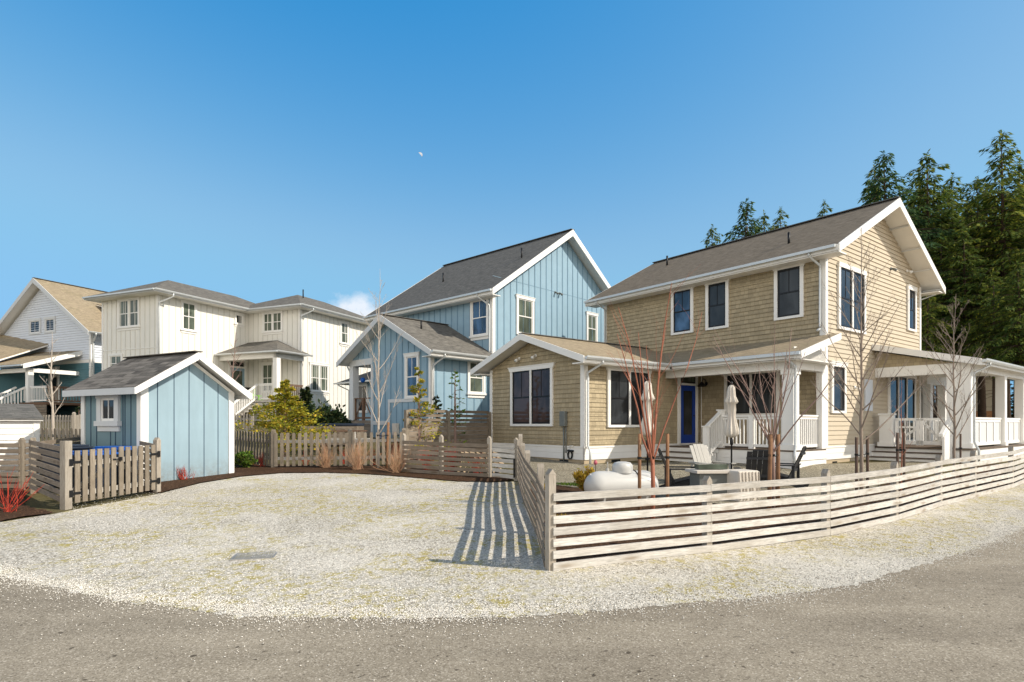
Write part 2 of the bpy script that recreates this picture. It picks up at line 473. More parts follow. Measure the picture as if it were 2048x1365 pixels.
M['green_leaf'] = leafmat('green_shrub', (.05,.12,.02), (.13,.23,.035), (.28,.33,.05), .25)
M['amber_leaf'] = leafmat('amber_shrub', (.35,.20,.03), (.50,.34,.05), (.22,.22,.03), .3)
M['logs'] = leafmat('split_firewood', (.50,.25,.10), (.66,.50,.32), (.40,.20,.09), 0)
M['ink'] = paint('dark_lettering', (.06,.05,.045), .6, .05)
M['moon'] = paint('moon_surface', (.36,.38,.42), 1, .1, .1, 0)
M['pink'] = paint('pink_plastic', (.5,.12,.15), .5, .05)
M['lime'] = paint('lime_plastic', (.25,.65,.03), .5, .05)
M['grate'] = metal('steel_grate', (.36,.35,.33), .5, .5)

# ---------------------------------------------------------------- wall-plane helpers
# plane: ('x', c) outward -x, u runs along y ; ('y', c) outward -y, u runs along x ; sign +1 flips outward
def wb(mb, pl, u0, u1, z0, z1, o0, o1):
    ax, c = pl[0], pl[1]; s = pl[2] if len(pl) > 2 else -1
    a, b = c+s*o0, c+s*o1
    if ax == 'x': mb.box(a, b, u0, u1, z0, z1)
    else: mb.box(u0, u1, a, b, z0, z1)
def wp(pl, u, z, o=0):
    ax, c = pl[0], pl[1]; s = pl[2] if len(pl) > 2 else -1
    return (c+s*o, u, z) if ax == 'x' else (u, c+s*o, z)
def wpoly(mb, pl, pts, o0, o1):
    """polygon (u,z) points on the plane, between offsets"""
    P = [wp(pl, u, z, o0) for u, z in pts]; Q = wp(pl, 0, 0, o1); Z = wp(pl, 0, 0, o0)
    mb.prism(P, Vector(Q)-Vector(Z))
def span(poly, z):
    us = []
    for (a, b), (c, d) in zip(poly, poly[1:]+poly[:1]):
        if (b-z)*(d-z) <= 0 and abs(b-d) > 1e-6: us.append(a+(c-a)*(z-b)/(d-b))
    return (min(us), max(us)) if len(us) > 1 else None
def courses(mb, pl, poly, pitch, thick=.014, o=.0):
    zs = [p[1] for p in poly]; z0, z1 = min(zs), max(zs)
    flip = (pl[0] == 'x')
    k = math.floor(z0/pitch)
    while k*pitch < z1-1e-4:
        a = max(z0, k*pitch)+1e-4; b = min(z1, (k+1)*pitch)-1e-4; k += 1
        if b-a < .01: continue
        sa, sb = span(poly, a), span(poly, b)
        if not sa: continue
        if not sb: sb = ((sa[0]+sa[1])/2,)*2
        th = thick*1.35+random.uniform(-.003, .003)
        p = [wp(pl, sa[0], a, o+th), wp(pl, sa[1], a, o+th), wp(pl, sb[1], b, o+.001), wp(pl, sb[0], b, o+.001)]
        q = [wp(pl, sa[0], a, o), wp(pl, sa[1], a, o)]
        if flip: p = p[::-1]
        mb.quad(*p); mb.quad(q[0], q[1], wp(pl, sa[1], a, o+th), wp(pl, sa[0], a, o+th))
def battens(mb, pl, poly, pitch, u_start=None, w=.05, th=.02):
    us = [p[0] for p in poly]; u0, u1 = min(us), max(us)
    u = (u_start if u_start is not None else u0+pitch/2)
    sw = [(b, a) for a, b in poly]
    while u < u1-.03:
        s = span(sw, u)
        if s and s[1]-s[0] > .05: wb(mb, pl, u-w/2, u+w/2, s[0]+.002, s[1]-.002, 0, th)
        u += pitch
def window(root, pl, u0, u1, z0, z1, n=1, sash='sash_black', glass='glass', trim='white', t=.11, crown=.06, sill=False, muntin=True, hung=True, name='window', deep=.06, wallo=.0):
    """u0..z1: outer trim rectangle"""
    a = MB(); o = wallo
    wb(a, pl, u0, u0+t, z0+t*.7, z1-t, o, o+deep); wb(a, pl, u1-t, u1, z0+t*.7, z1-t, o, o+deep)
    # flared head
    fl = crown
    wpoly(a, pl, [(u0-.02, z1-t), (u1+.02, z1-t), (u1+fl, z1+.02), (u0-fl, z1+.02)], o, o+deep+.012)
    if fl: wb(a, pl, u0-fl-.01, u1+fl+.01, z1+.02, z1+.045, o, o+deep+.03)
    wb(a, pl, u0-(.04 if sill else 0), u1+(.04 if sill else 0), z0, z0+t*.7, o, o+deep+(.035 if sill else .003))
    if sill: wb(a, pl, u0+.01, u1-.01, z0-.12, z0-.001, o, o+deep-.02)
    iw = (u1-u0-2*t-(n-1)*t*.75)/n
    for k in range(1, n):
        x = u0+t+k*iw+(k-1)*t*.75; wb(a, pl, x, x+t*.75, z0+t*.7, z1-t, o, o+deep-.002)
    win = a.build(name, M[trim], root, bevel=0)
    s = MB(); gl = MB(); b = .045
    for k in range(n):
        x0 = u0+t+k*(iw+t*.75); x1 = x0+iw; za, zb = z0+t*.7, z1-t; zm = za+(zb-za)*.5
        for (q0, q1, r0, r1) in ((x0, x0+b, za, zb), (x1-b, x1, za, zb), (x0+b, x1-b, za, za+b*1.3), (x0+b, x1-b, zb-b, zb)):
            wb(s, pl, q0, q1, r0, r1, o, o+.034)
        if hung: wb(s, pl, x0+b, x1-b, zm-.022, zm+.022, o, o+.04)
        if muntin:
            wb(s, pl, (x0+x1)/2-.011, (x0+x1)/2+.011, (zm+.022 if hung else za+b), zb-b, o, o+.03)
        wb(gl, pl, x0+.01, x1-.01, za+.01, zb-.01, o+.001, o+.018)
    s.build('sash', M[sash], win); gl.build('pane', M[glass], win)
    return win
def gable_poly(u0, u1, z0, ze, zr): return [(u0, z0), (u1, z0), (u1, ze), ((u0+u1)/2, zr), (u0, ze)]
def roof_slab(root, pts, m, th=.05, soffit=True, name='roof', under=.13, trim='white'):
    """pts listed counter-clockwise from above; slab downwards"""
    a = MB(); a.prism([(p[0], p[1], p[2]-th) for p in pts], (0, 0, th)); o = a.build(name, M[m], root)
    if soffit:
        c = Vector((0,0,0))
        for p in pts: c += Vector(p)
        c /= len(pts)
        q = [Vector(p)+(c-Vector(p)).normalized()*.02 for p in pts]
        b = MB(); b.prism([(p[0], p[1], p[2]-th-under) for p in q], (0, 0, under-.004)); b.build('soffit', M[trim], o)
    return o
def barge(root, p, q, h=.2, th=.035, trim='white', name='barge_board'):
    return MB().obox(p, q, th, h).build(name, M[trim], root)
def gutter(root, p, q, m='gutter'):
    p, q = Vector(p), Vector(q); d = (q-p).normalized(); s = d.cross(Vector((0,0,1)))
    a = MB()
    prof = [(-.055, -.10), (.02, -.10), (.055, -.05), (.065, 0), (.05, 0), (.045,-.02), (-.055, -.02)]
    P = [p+s*x+Vector((0,0,z)) for x, z in prof]; a.prism(P, q-p)
    return a.build('gutter', M[m], root)
def pipe(root, pts, r=.035, m='gutter', name='downspout', sides=8):
    return MB().tube(pts, r, sides).build(name, M[m], root, smooth=True)
def vent_pipe(root, x, y, z, h=.35, parent=None):
    MB().tube([(x, y, z-.1), (x, y, z+h)], .04, 8).build('vent_pipe', M['black'], parent or root, smooth=True)
def balusters(mb, p, q, z0, z1, pitch=.11, w=.035):
    p, q = Vector(p), Vector(q); L = (q-p).length; n = max(1, int(L/pitch))
    for i in range(n):
        t = (i+.5)/n; c = p.lerp(q, t)
        mb.box(c.x-w/2, c.x+w/2, c.y-w/2, c.y+w/2, z0 if not callable(z0) else z0(t), z1 if not callable(z1) else z1(t))
def railing(root, p, q, z0, h=.95, m='white', pitch=.11, name='railing'):
    a = MB(); P, Q = Vector((*p, 0)), Vector((*q, 0))
    a.obox(P+Vector((0,0,z0+h)), Q+Vector((0,0,z0+h)), .10, .05)
    a.obox(P+Vector((0,0,z0+h-.07)), Q+Vector((0,0,z0+h-.07)), .05, .06)
    a.obox(P+Vector((0,0,z0+.1)), Q+Vector((0,0,z0+.1)), .05, .08)
    balusters(a, P, Q, z0+.13, z0+h-.1, pitch)
    return a.build(name, M[m], root)
def flood(root, pl, u, z, o=.0, m='white', name='flood_light'):
    a = MB(); c = Vector(wp(pl, u, z, o)); d = (Vector(wp(pl, u, z, 1))-Vector(wp(pl, u, z, 0)))
    a.tube([c, c+d*.03], .055, 10); a.tube([c+d*.03, c+d*.08+Vector((0,0,-.01))], .02, 8)
    e = c+d*.07+Vector((0,0,-.01)); a.tube([e, e+d*.05+Vector((0,0,-.04)), e+d*.10+Vector((0,0,-.075))], [.03, .045, .058], 12)
    return a.build(name, M[m], root, smooth=True)

# ---------------------------------------------------------------- setting
def gridlist(a, b, near, ns, fs):
    out = []; x = a
    while x < b-1e-6:
        out.append(x)
        x += ns if near[0]-1e-6 <= x < near[1]-1e-6 else (fs if abs(x) < 120 else fs*12)
    out.append(b); return out
def make_ground():
    xs = sorted(set([-1500,-800,-400,-200,-120,-80,-60,-45,-35]+[-30+.5*i for i in range(121)]+[35,45,60,80,120,200,400,800,1500]))
    ys = sorted(set([-300,-150,-60,-30,-15,-8,-4,-2]+[.5*i for i in range(81)]+[42,45,50,60,80,120,200,300,500,900,1600]))
    mb = MB(); nx = len(xs)
    for y in ys:
        for x in xs: mb.v.append((x, y, g(x, y)))
    for j in range(len(ys)-1):
        for i in range(nx-1): mb.f.append((j*nx+i, j*nx+i+1, (j+1)*nx+i+1, (j+1)*nx+i))
    o = mb.build('ground', M['ground']); tag(o, kind='structure')
make_ground()
def sheet(name, pts, m, off, kind='structure', jitter=0, step=.5):
    P = []
    for a, b in zip(pts, pts[1:]+pts[:1]):
        L = hypot(b[0]-a[0], b[1]-a[1]); n = max(1, int(L/.09)) if jitter else 1
        if L > 14: n = 1
        for i in range(n):
            t = i/n; P.append((a[0]+(b[0]-a[0])*t+random.gauss(0, jitter)*.12, a[1]+(b[1]-a[1])*t+random.gauss(0, jitter)*(1 if abs(b[0]-a[0]) > abs(b[1]-a[1])*.6 else .12)))
    bm = bmesh.new()
    n = len(P); cv, _, cf, _, _, _ = delaunay_2d_cdt([Vector(p) for p in P], [(i, (i+1) % n) for i in range(n)], [], 1, 1e-5)
    vs = [bm.verts.new((q.x, q.y, 0)) for q in cv]
    for q in cf: bm.faces.new([vs[i] for i in q])
    x0, x1 = min(p[0] for p in P), max(p[0] for p in P); y0, y1 = min(p[1] for p in P), max(p[1] for p in P)
    for ax in (0, 1):
        lo, hi = (max(x0, -30), min(x1, 30)) if ax == 0 else (max(y0, -8), min(y1, 40))
        k = math.ceil(lo/step)
        while k*step < hi:
            co = [0, 0, 0]; co[ax] = k*step; no = [0, 0, 0]; no[ax] = 1
            bmesh.ops.bisect_plane(bm, geom=bm.verts[:]+bm.edges[:]+bm.faces[:], plane_co=co, plane_no=no, dist=1e-5); k += 1
    for v in bm.verts: v.co.z = g(v.co.x, v.co.y)+off
    bmesh.ops.recalc_face_normals(bm, faces=bm.faces[:])
    me = bpy.data.meshes.new(name); bm.to_mesh(me); bm.free()
    if me.polygons[0].normal.z < 0: me.flip_normals()
    me.materials.append(M[m]); uvs(me)
    o = bpy.data.objects.new(name, me); col.objects.link(o); o['kind'] = kind
    return o
EDGE = [(-30,20),(-14,10.3),(-9,7.75),(-5.48,6.31),(-4.67,5.96),(-3.55,5.41),(-2.18,4.95),(-.73,4.92),(0,4.96),(.87,5.14),(2.07,5.44),(3.41,5.96),(5.71,7.49),(7.91,9.12),(10.5,11.3),(14.5,15.2),(20,21.5),(30,36)]
sheet('road', [(-60,-8),(60,-8),(60,36)]+EDGE[::-1][:]+[(-60,30)], 'asphalt', .007)
far = [ground_at(*p) for p in ((985,966),(920,965),(830,957),(740,950),(650,947),(560,948),(480,955),(400,968),(322,988))]
gate_l = ground_at(133, 1024)
far_edge = far + [gate_l, ground_at(110, 1029), ground_at(0, 1046)] + [(-8.6,8.6),(-14,11.5),(-29,20.6)]
inner_r = [(29,37),(19,22.3),(13.6,15.4),(11.5,13.55),(9.4,12.05),(7.9,10.9),(6.2,9.5),(4.45,8.37),(2.43,7.37),(.42,6.45),(.3,9),(.22,11.5),(.18,13.8)]
sheet('gravel_driveway', [ (x, y-.10) for x, y in EDGE] + inner_r + far_edge, 'gravel', .010, jitter=.03)
# mulch beds
bed = far + [gate_l]
sheet('mulch_bed', [(x-.0, y-.02) for x, y in far] + [(-8.4,12.3),(-9,17.3),(-2.8,16.5),(.15,14.1)], 'mulch', .03, jitter=.03)
sheet('mulch_bed', [ground_at(112,1029), ground_at(50,1036), ground_at(0,1046), (-9,8.75),(-14,11.6),(-13,15),(-10.9,13.2),(-8.6,10.4)], 'mulch', .03, jitter=.03)
sheet('mulch_bed', [(.5,6.6),(2.43,7.5),(4.45,8.5),(6.2,9.62),(7.9,11.0),(9.4,12.2),(11.5,13.7),(13.6,15.6),(14.5,17.5),(12.0,16.0),(9.3,14.5),(6.5,11.5),(4.2,10.6),(2.6,12.3),(.9,13.4),(.3,13.6),(.35,10)], 'mulch', .02, jitter=.03)
sheet('patio_gravel', [(.35,14.0),(.3,17),(-.9,21.3),(1.2,19.2),(2.1,17.4),(1.5,16.2),(.75,15.6),(.85,13.5)], 'patio', .02, jitter=.03)
sheet('patio_gravel', [(2.6,12.4),(4.2,10.7),(6.5,11.6),(9.3,14.6),(11.8,16.1),(13,18.5),(9.5,17.4),(5,18),(2.1,17.2),(.8,15.6),(.9,13.5)], 'patio', .02, jitter=.03)

# loose stones on driveway edge and over the asphalt
def inside(p, poly):
    x, y = p; c = False
    for (a, b), (d, e) in zip(poly, poly[1:]+poly[:1]):
        if (b > y) != (e > y) and x < (d-a)*(y-b)/(e-b)+a: c = not c
    return c
def edge_y(x):
    return interp(x, [(a, b) for a, b in EDGE])
def stones():
    mb = MB(); R = random.Random(3)
    octa = [(1,0,0),(0,1,0),(-1,0,0),(0,-1,0),(0,0,1)]
    fc = [(0,1,4),(1,2,4),(2,3,4),(3,0,4)]
    def put(x, y, s):
        n = len(mb.v); z = g(x, y)+.012; a = R.random()*6.3; e = R.uniform(.6, 1)
        for (u, v, w) in octa:
            mb.v.append((x+s*(u*cos(a)-v*sin(a)*e), y+s*(u*sin(a)+v*cos(a)*e), z+w*s*.6))
        mb.f += [tuple(n+i for i in q) for q in fc]
    for k_ in range(34000):
        x = R.uniform(-7.5, 9.5); ey = edge_y(x)
        lump = .10*sin(x*1.7)+.07*sin(x*4.3+1)+.05*sin(x*11)
        t = R.gauss(lump*.5+.02, .10 if k_%3 else .26); y = ey + t
        put(x, y, R.uniform(.003, .0085))
    for _ in range(1500):
        x = R.uniform(-6, 8); y = edge_y(x)-abs(R.gauss(0, .9))
        if y > 1.5: put(x, y, R.uniform(.003, .008))
    for _ in range(34000):
        D = 5+R.random()**1.5*8; x = R.uniform(-.75, .02)*D
        if R.random() < .35: x = R.uniform(.3, 9); D = edge_y(x)+R.random()*1.35
        if D > edge_y(x): put(x, D, R.uniform(.004, .010))
    return mb.build('loose_gravel', M['stones'])
m_, nt_, b_ = mat('loose_stones', .9, .15)
ge_ = nt_.nodes.new('ShaderNodeNewGeometry')
nt_.links.new(ramp(nt_, ge_.outputs['Random Per Island'], [(0, (.09,.08,.06)), (.12, (.30,.27,.22)), (.22, (.62,.575,.50)), (1, (.90,.86,.78))]), b_.inputs['Base Color'])
M['stones'] = m_
tag(stones(), kind='stuff', label='loose pale gravel stones scattered along the driveway edge', cat='gravel')

# drain cover in the gravel
D_ = ground_at(508, 1114)
t = thing('drain_cover', 'square steel drain grate sunk in the gravel driveway', 'drain cover', (D_[0], D_[1], g(*D_)+.006), .22)
a = MB(); w = .155
for i in range(15): a.box(-.20+i*.028, -.186+i*.028, -.15, .15, 0, .010)
a.build('grate', M['grate'], t)
a = MB(); a.box(-.23, .23, -.175, -.151, -.02, .012); a.box(-.23, .23, .151, .175, -.02, .012); a.box(-.23, -.206, -.15, .15, -.02, .012); a.box(.222, .246, -.15, .15, -.02, .012)
a.build('frame', M['grate'], t)

# ---------------------------------------------------------------- fences
def post_mesh(mb, x, y, z0, z1, w=.09, ang=0, flat=False):
    c, s = cos(ang), sin(ang); h = w/2
    P = [(x+a*c-b*s, y+a*s+b*c) for a, b in ((-h,-h),(h,-h),(h,h),(-h,h))]
    zt = z1-(.0 if flat else .06)
    mb.prism([(p[0], p[1], z0) for p in P], (0, 0, zt-z0))
    if not flat:
        # ridge cap along fence direction
        A = [(x+a*c-b*s, y+a*s+b*c) for a, b in ((-h,0),(h,0))]
        z2 = zt+.001
        mb.quad((*P[0], z2), (*P[1], z2), (*A[1], z1), (*A[0], z1)); mb.quad((*P[2], z2), (*P[3], z2), (*A[0], z1), (*A[1], z1))
        mb.quad((*P[1], z2), (*P[2], z2), (*A[1], z1)); mb.quad((*P[3], z2), (*P[0], z2), (*A[0], z1))
def slat_fence(name, label, pts, posts_h, slats=7, bh=.088, gap=.033, z0=.03, side=1, m='wood', mp='woodv', post_skip=(), pw=.09, flat=False, over=0, post_side=-1, cat='fence', group=None, th=.023):
    """pts: (x,y) of the post centres; slats on one side of the posts"""
    x0, y0 = pts[0]
    t = thing(name, label, cat, (x0, y0, g(x0, y0)), 0, group)
    base = g(x0, y0)
    for i, (x, y) in enumerate(pts):
        j = min(i, len(pts)-2); a = atan2(pts[j+1][1]-pts[j][1], pts[j+1][0]-pts[j][0])
        if i in post_skip: continue
        b = MB(); hh = posts_h[i] if isinstance(posts_h, (list, tuple)) else posts_h
        post_mesh(b, x-x0, y-y0, g(x, y)-base-.1, g(x, y)-base+hh, pw, a+pi/2 if not flat else a, flat)
        b.build('post', M[mp], t, bevel=.004)
    for i, ((xa, ya), (xb, yb)) in enumerate(zip(pts, pts[1:])):
        d = Vector((xb-xa, yb-ya)).normalized(); nrm = Vector((d.y, -d.x))*side*(pw/2+.013)
        mb = MB()
        for k in range(slats):
            r1, r2 = random.uniform(-.004, .004), random.uniform(-.004, .004)
            za = g(xa, ya)-base+z0+k*(bh+gap)+bh/2+r1; zb = g(xb, yb)-base+z0+k*(bh+gap)+bh/2+r2
            e = random.uniform(-.003, .001)+over
            mid = random.uniform(-.004, .004)
            p = Vector((xa-x0+nrm.x-d.x*e, ya-y0+nrm.y-d.y*e, za)); q = Vector((xb-x0+nrm.x+d.x*e, yb-y0+nrm.y+d.y*e, zb))
            c = (p+q)/2+Vector((nrm.x*.1*random.uniform(-1, 1), nrm.y*.1*random.uniform(-1, 1), mid))
            # two bars share a mid ring so a slat bows slightly
            u = Vector((0,0,bh/2)); s = Vector((nrm.x, nrm.y, 0)).normalized()*th/2
            n = len(mb.v)
            for cc in (p, c, q): mb.v += [tuple(cc-s-u), tuple(cc+s-u), tuple(cc+s+u), tuple(cc-s+u)]
            for r in (0, 4):
                for w_ in range(4):
                    w2 = (w_+1) % 4; mb.f.append((n+r+w_, n+r+w2, n+r+4+w2, n+r+4+w_))
            mb.f += [(n+3, n+2, n+1, n), (n+8, n+9, n+10, n+11)]
        mb.build('slat_panel', M[m], t)
    return t
FR = [(.42,6.43),(2.43,7.35),(4.45,8.37),(6.17,9.52),(7.9,10.92),(9.42,12.05),(11.5,13.6),(13.4,15.2),(15.2,17.0)]
slat_fence('slat_fence', 'long curving fence of pale weathered horizontal slats along the road verge', FR, [1.11]+[.95]*8, side=1, z0=.015, bh=.083, gap=.042)
LF = [(.42,6.47),(.40,8.25),(.28,10.6),(.23,12.6),(.2,13.9)]
slat_fence('slat_fence', 'side fence of weathered slats running from the corner post along the driveway', LF, [.0,1.0,1.0,1.0,1.12], side=-1, m='wood_grey', post_skip=(0,), z0=.02, bh=.074, gap=.052, th=.016)
# far fence with gate
fz = [(-2.82,15.4),(-1.78,14.85),(-.55,14.35)]
slat_fence('slat_fence', 'grey horizontal slat fence at the back of the driveway beside red-stemmed shrubs', fz, 1.02, side=1, m='wood_grey', mp='woodv', z0=.02)
t = slat_fence('slat_gate', 'slatted wooden gate closed between the back fence and the side fence', [(-.45,14.3),(.1,14.02)], 1.02, side=1, m='wood', z0=.05, post_skip=(0,), cat='gate')
MB().box(.48,.52,-.36,-.33,.05,.5).build('latch', M['black'], t)
# privacy fence behind
t = thing('privacy_fence', 'tall close-boarded grey wooden fence beside the tan cottage wing', 'fence', (-3.2,17.9,g(-3.2,17.9)))
P = [(-3.2,17.9),(-2.1,19.4),(-.82,21.0)]; b0 = g(-3.2,17.9)
for i, (x, y) in enumerate(P):
    a = MB(); post_mesh(a, x+3.2, y-17.9, -.1, 2.0-b0+.02, .11, atan2(3.1,2.38), True); a.build('post', M['woodv_grey'], t)
for (xa, ya), (xb, yb) in zip(P, P[1:]):
    mb = MB(); d = Vector((xb-xa, yb-ya, 0)).normalized(); nrm = Vector((d.y, -d.x, 0))*.02
    for k in range(11):
        z = .06+k*.142
        gp = .006 if k < 8 else .05
        mb.obox(Vector((xa+3.2, ya-17.9, z+.07))+d*.06+nrm, Vector((xb+3.2, yb-17.9, z+.07))-d*.06+nrm, .022, .142-gp)
    mb.build('board_panel', M['wood_grey'], t)

def picket_fence(label, pts, h=.98, pitch=.15, w=.085, m='woodv', posts=True, post_h=1.12, gate=False, group=None, z0=.06, name='picket_fence', cat='fence', round_top=True):
    x0, y0 = pts[0]; base = g(x0, y0)
    t = thing(name, label, cat, (x0, y0, base), 0, group)
    for i, (x, y) in enumerate(pts):
        if posts:
            a = MB(); post_mesh(a, x-x0, y-y0, g(x, y)-base-.1, g(x, y)-base+post_h, .1); a.build('post', M[m], t)
    for (xa, ya), (xb, yb) in zip(pts, pts[1:]):
        L = hypot(xb-xa, yb-ya); d = Vector((xb-xa, yb-ya, 0))/L; nr = Vector((d.y, -d.x, 0))
        n = int(L/pitch); mb = MB(); rl = MB()
        for k in range(n):
            s = (k+.5)/n; x, y = xa+(xb-xa)*s, ya+(yb-ya)*s
            c = Vector((x-x0, y-y0, g(x, y)-base))+nr*.045
            hh = h+random.uniform(-.008, .008); ww = w/2
            zb = z0+random.uniform(-.01, .01)
            prof = [(-ww, zb), (ww, zb), (ww, hh-.035), (ww*.55, hh), (-ww*.55, hh), (-ww, hh-.035)]
            mb.prism([c+d*u+Vector((0,0,z)) for u, z in prof], nr*.02)
        for z in (.27, .74):
            rl.obox(Vector((xa-x0, ya-y0, g(xa, ya)-base+z)), Vector((xb-x0, yb-y0, g(xb, yb)-base+z)), .04, .085)
        mb.build('picket_panel', M[m], t); rl.build('rail', M['wood'], t)
    return t
pf = lambda px, D: ((px-CX)/F*D, D)
picket_fence('weathered picket fence at the back of the driveway bed beside the blue shed', [pf(466,17.6), pf(547,16.3), pf(700,16.5), pf(808,16.9)], m='woodv_grey', h=.98, pitch=.152, post_h=1.08)
picket_fence('short picket fence between the small white shed and the blue shed', [pf(60,18.6), pf(168,18.2)], m='woodv_grey', group=None)
picket_fence('distant pale picket fence under the far porch stairs', [pf(70,25.5), pf(148,25), pf(168,26.4)], m='woodv')
picket_fence('low picket fence behind the blue shed near the white house stairs', [pf(462,26.5), pf(505,26.2)], m='woodv')

# bin enclosure: gate of pickets, slat sides
gl = at(132, 10.17); gr = at(314, 11.96)
t = thing('picket_gate', 'double picket gate with black hinges closing the bin enclosure', 'gate', gl)
ang = atan2(gr[1]-gl[1], gr[0]-gl[0]); L = hypot(gr[1]-gl[1], gr[0]-gl[0])
t.rotation_euler = (0, 0, ang)
dz = gr[2]-gl[2]
for nm, x, w in (('post', 0, .125), ('post', L, .10)):
    a = MB(); post_mesh(a, x, 0, -.08+x/L*dz, 1.13+x/L*dz+(.05 if x == 0 else 0), w, pi/2, x == 0); a.build('post', M['woodv'], t, bevel=.004)
for s0, s1, nn in ((.09, L/2-.008, 6), (L/2+.008, L-.07, 6)):
    gate = MB(); 
    for k in range(nn):
        c = s0+(s1-s0)*(k+.5)/nn; ww = .046; hh = 1.0+random.uniform(-.01, .01)+c/L*dz
        gate.prism([(c-ww, -.062, .09+c/L*dz), (c+ww, -.062, .09+c/L*dz), (c+ww, -.062, hh), (c-ww, -.062, hh)], (0, .022, 0))
    lf = gate.build('gate_leaf', M['woodv_grey'], t)
    r = MB(); z1 = s0/L*dz; z2 = s1/L*dz
    for z in (.24, .76): r.obox((s0, 0, z+z1), (s1, 0, z+z2), .04, .09)
    sgn = (s0 < .2)
    r.obox((s0, .012, (.28 if sgn else .72)+z1), (s1, .012, (.72 if sgn else .28)+z2), .03, .085)
    r.build('brace', M['wood'], lf)
    hx = s0 if sgn else s1
    for z in (.26, .80):
        hg = MB(); q = hx/L*dz; k = 1 if sgn else -1
        hg.box(hx-.085*k, hx-.02*k, -.07, -.064, z-.06+q, z+.06+q); hg.box(hx-.02*k, hx+.12*k, -.07, -.064, z-.022+q, z+.022+q); hg.box(hx+.12*k, hx+.15*k, -.07, -.064, z-.045+q, z+.045+q)
        hg.build('hinge', M['black'], lf)
lt = MB(); lt.box(L/2-.10, L/2+.06, -.078, -.064, .80, .825); lt.box(L/2+.03, L/2+.07, -.095, -.064, .78, .85); lt.build('latch', M['black'], t)
p1 = (gl[0], gl[1]); p2 = at(66, 11.9)[:2]
slat_fence('slat_fence', 'shaded dark slat fence panel left of the picket gate, end wall of the bin enclosure', [p2, p1], [1.13, 0], side=1, m='wood_grey', mp='woodv_grey', post_skip=(1,), slats=8, z0=.12, bh=.085, gap=.040)
q1 = at(44, 12.4)[:2]
slat_fence('slat_fence', 'slat fence running out of the left edge behind the red-twig shrub', [(-15.2,12.2),(-12.8,12.3),q1], 1.1, side=1, m='wood_grey', mp='woodv_grey', slats=8, z0=.05)
b1 = at(166, 15.3)[:2]; b2 = at(224, 15.1)[:2]; b3 = at(247, 14.6)[:2]
slat_fence('slat_fence', 'rear slat fence of the bin enclosure in front of the blue shed', [q1, (-10.9,15.3), b2, b3, (gr[0]-.05, gr[1]+.15)], [0,1.2,1.2,1.15,0], side=1, m='wood_grey', mp='woodv_grey', slats=8, post_skip=(0,4), z0=.05)
# bins
def bin_(label, x, y, rz, lid, body, h=1.02):
    t = thing('wheeled_bin', label, 'wheelie bin', (x, y, g(x, y)), rz, 'bins inside the fenced enclosure')
    a = MB(); a.prism([(-.25,-.3,.06),(.25,-.3,.06),(.25,.3,.06),(-.25,.3,.06)], (0,0,.02))
    n = len(a.v); a.v += [(-.24,-.28,.06),(.24,-.28,.06),(.24,.28,.06),(-.24,.28,.06),(-.3,-.36,h-.06),(.3,-.36,h-.06),(.3,.36,h-.06),(-.3,.36,h-.06)]
    a.f += [tuple(n+i for i in q) for q in ((3,2,1,0),(4,5,6,7),(0,1,5,4),(1,2,6,5),(2,3,7,6),(3,0,4,7))]
    a.build('body', M[body], t, bevel=.01)
    l = MB(); l.box(-.32,.32,-.4,.38,h-.055,h-.01); l.box(-.27,.27,-.34,.33,h-.01,h+.03); l.build('lid', M[lid], t, bevel=.012)
    for s in (-1, 1): MB().lathe([(0,-.02),(.1,-.02),(.1,.02),(0,.02)], 16, (s*.27, .3, .1), 'x').build('wheel', M['rubber'], t)
    l = MB(); l.tube([(-.22,.42,h-.08),(.22,.42,h-.08)], .015, 8); l.build('handle', M[body], t)
    return t
bin_('grey wheelie bin with bright blue lid behind the picket gate', -8.55, 12.0, 1.35, 'bin_blue', 'bin_dark', .83)
bin_('dark wheelie bin with blue lid deeper inside the enclosure', -8.75, 13.1, 1.4, 'bin_blue', 'bin_dark', .84)
bin_('all dark wheelie bin behind the shaded slat panel', -9.6, 12.7, 1.2, 'bin_dark', 'bin_dark', .9)

# ================================================================ SHED
t = thing('garden_shed', 'small pale blue gabled shed with white trim and dark shingle roof beside the driveway', 'shed', (-10.62*.774, 16.9*.774), radians(62.05), zb=.3)
W_, L_, ze, zr = 2.28, 2.4, 2.42, 3.24
gp = [(0,.28),(W_,.28),(W_,ze-.02),(W_/2,zr-.09),(0,ze-.02)]
a = MB(); wpoly(a, ('y',0), gp, 0, -.1); a.build('wall', M['shed_blue'], t)
a = MB(); wpoly(a, ('y',L_,1), gp, 0, -.1); a.build('wall', M['shed_blue'], t)
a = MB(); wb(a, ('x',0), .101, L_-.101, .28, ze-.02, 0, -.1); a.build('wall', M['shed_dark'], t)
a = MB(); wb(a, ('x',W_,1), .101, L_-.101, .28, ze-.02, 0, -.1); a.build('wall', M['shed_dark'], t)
a = MB()
for u in (.361,.745,1.112,1.496,1.872):
    s = span([(b, c) for c, b in gp], u); wb(a, ('y',0), u-.009, u+.009, .29, s[1]-.05, .001, .005)
a.build('panel_seam', M['groove'], t)
a = MB()
for u in (.39,.62,.70,1.0,1.2,1.78,2.03): wb(a, ('x',0), u-.012, u+.012, .29 if not .75 < u < 1.75 else .29, ze-.05 if not .75 < u < 1.75 else 1.45, .001, .008)
a.build('batten', M['groove'], t)
a = MB(); wb(a, ('y',0), -.03, .14, .27, ze-.02, .001, .03); wb(a, ('y',0), W_-.12, W_+.03, .27, ze-.02, .001, .03)
wb(a, ('x',0), -.001, .13, .27, ze-.03, .001, .028); wb(a, ('x',0), L_-.13, L_+.02, .27, ze-.03, .001, .028)
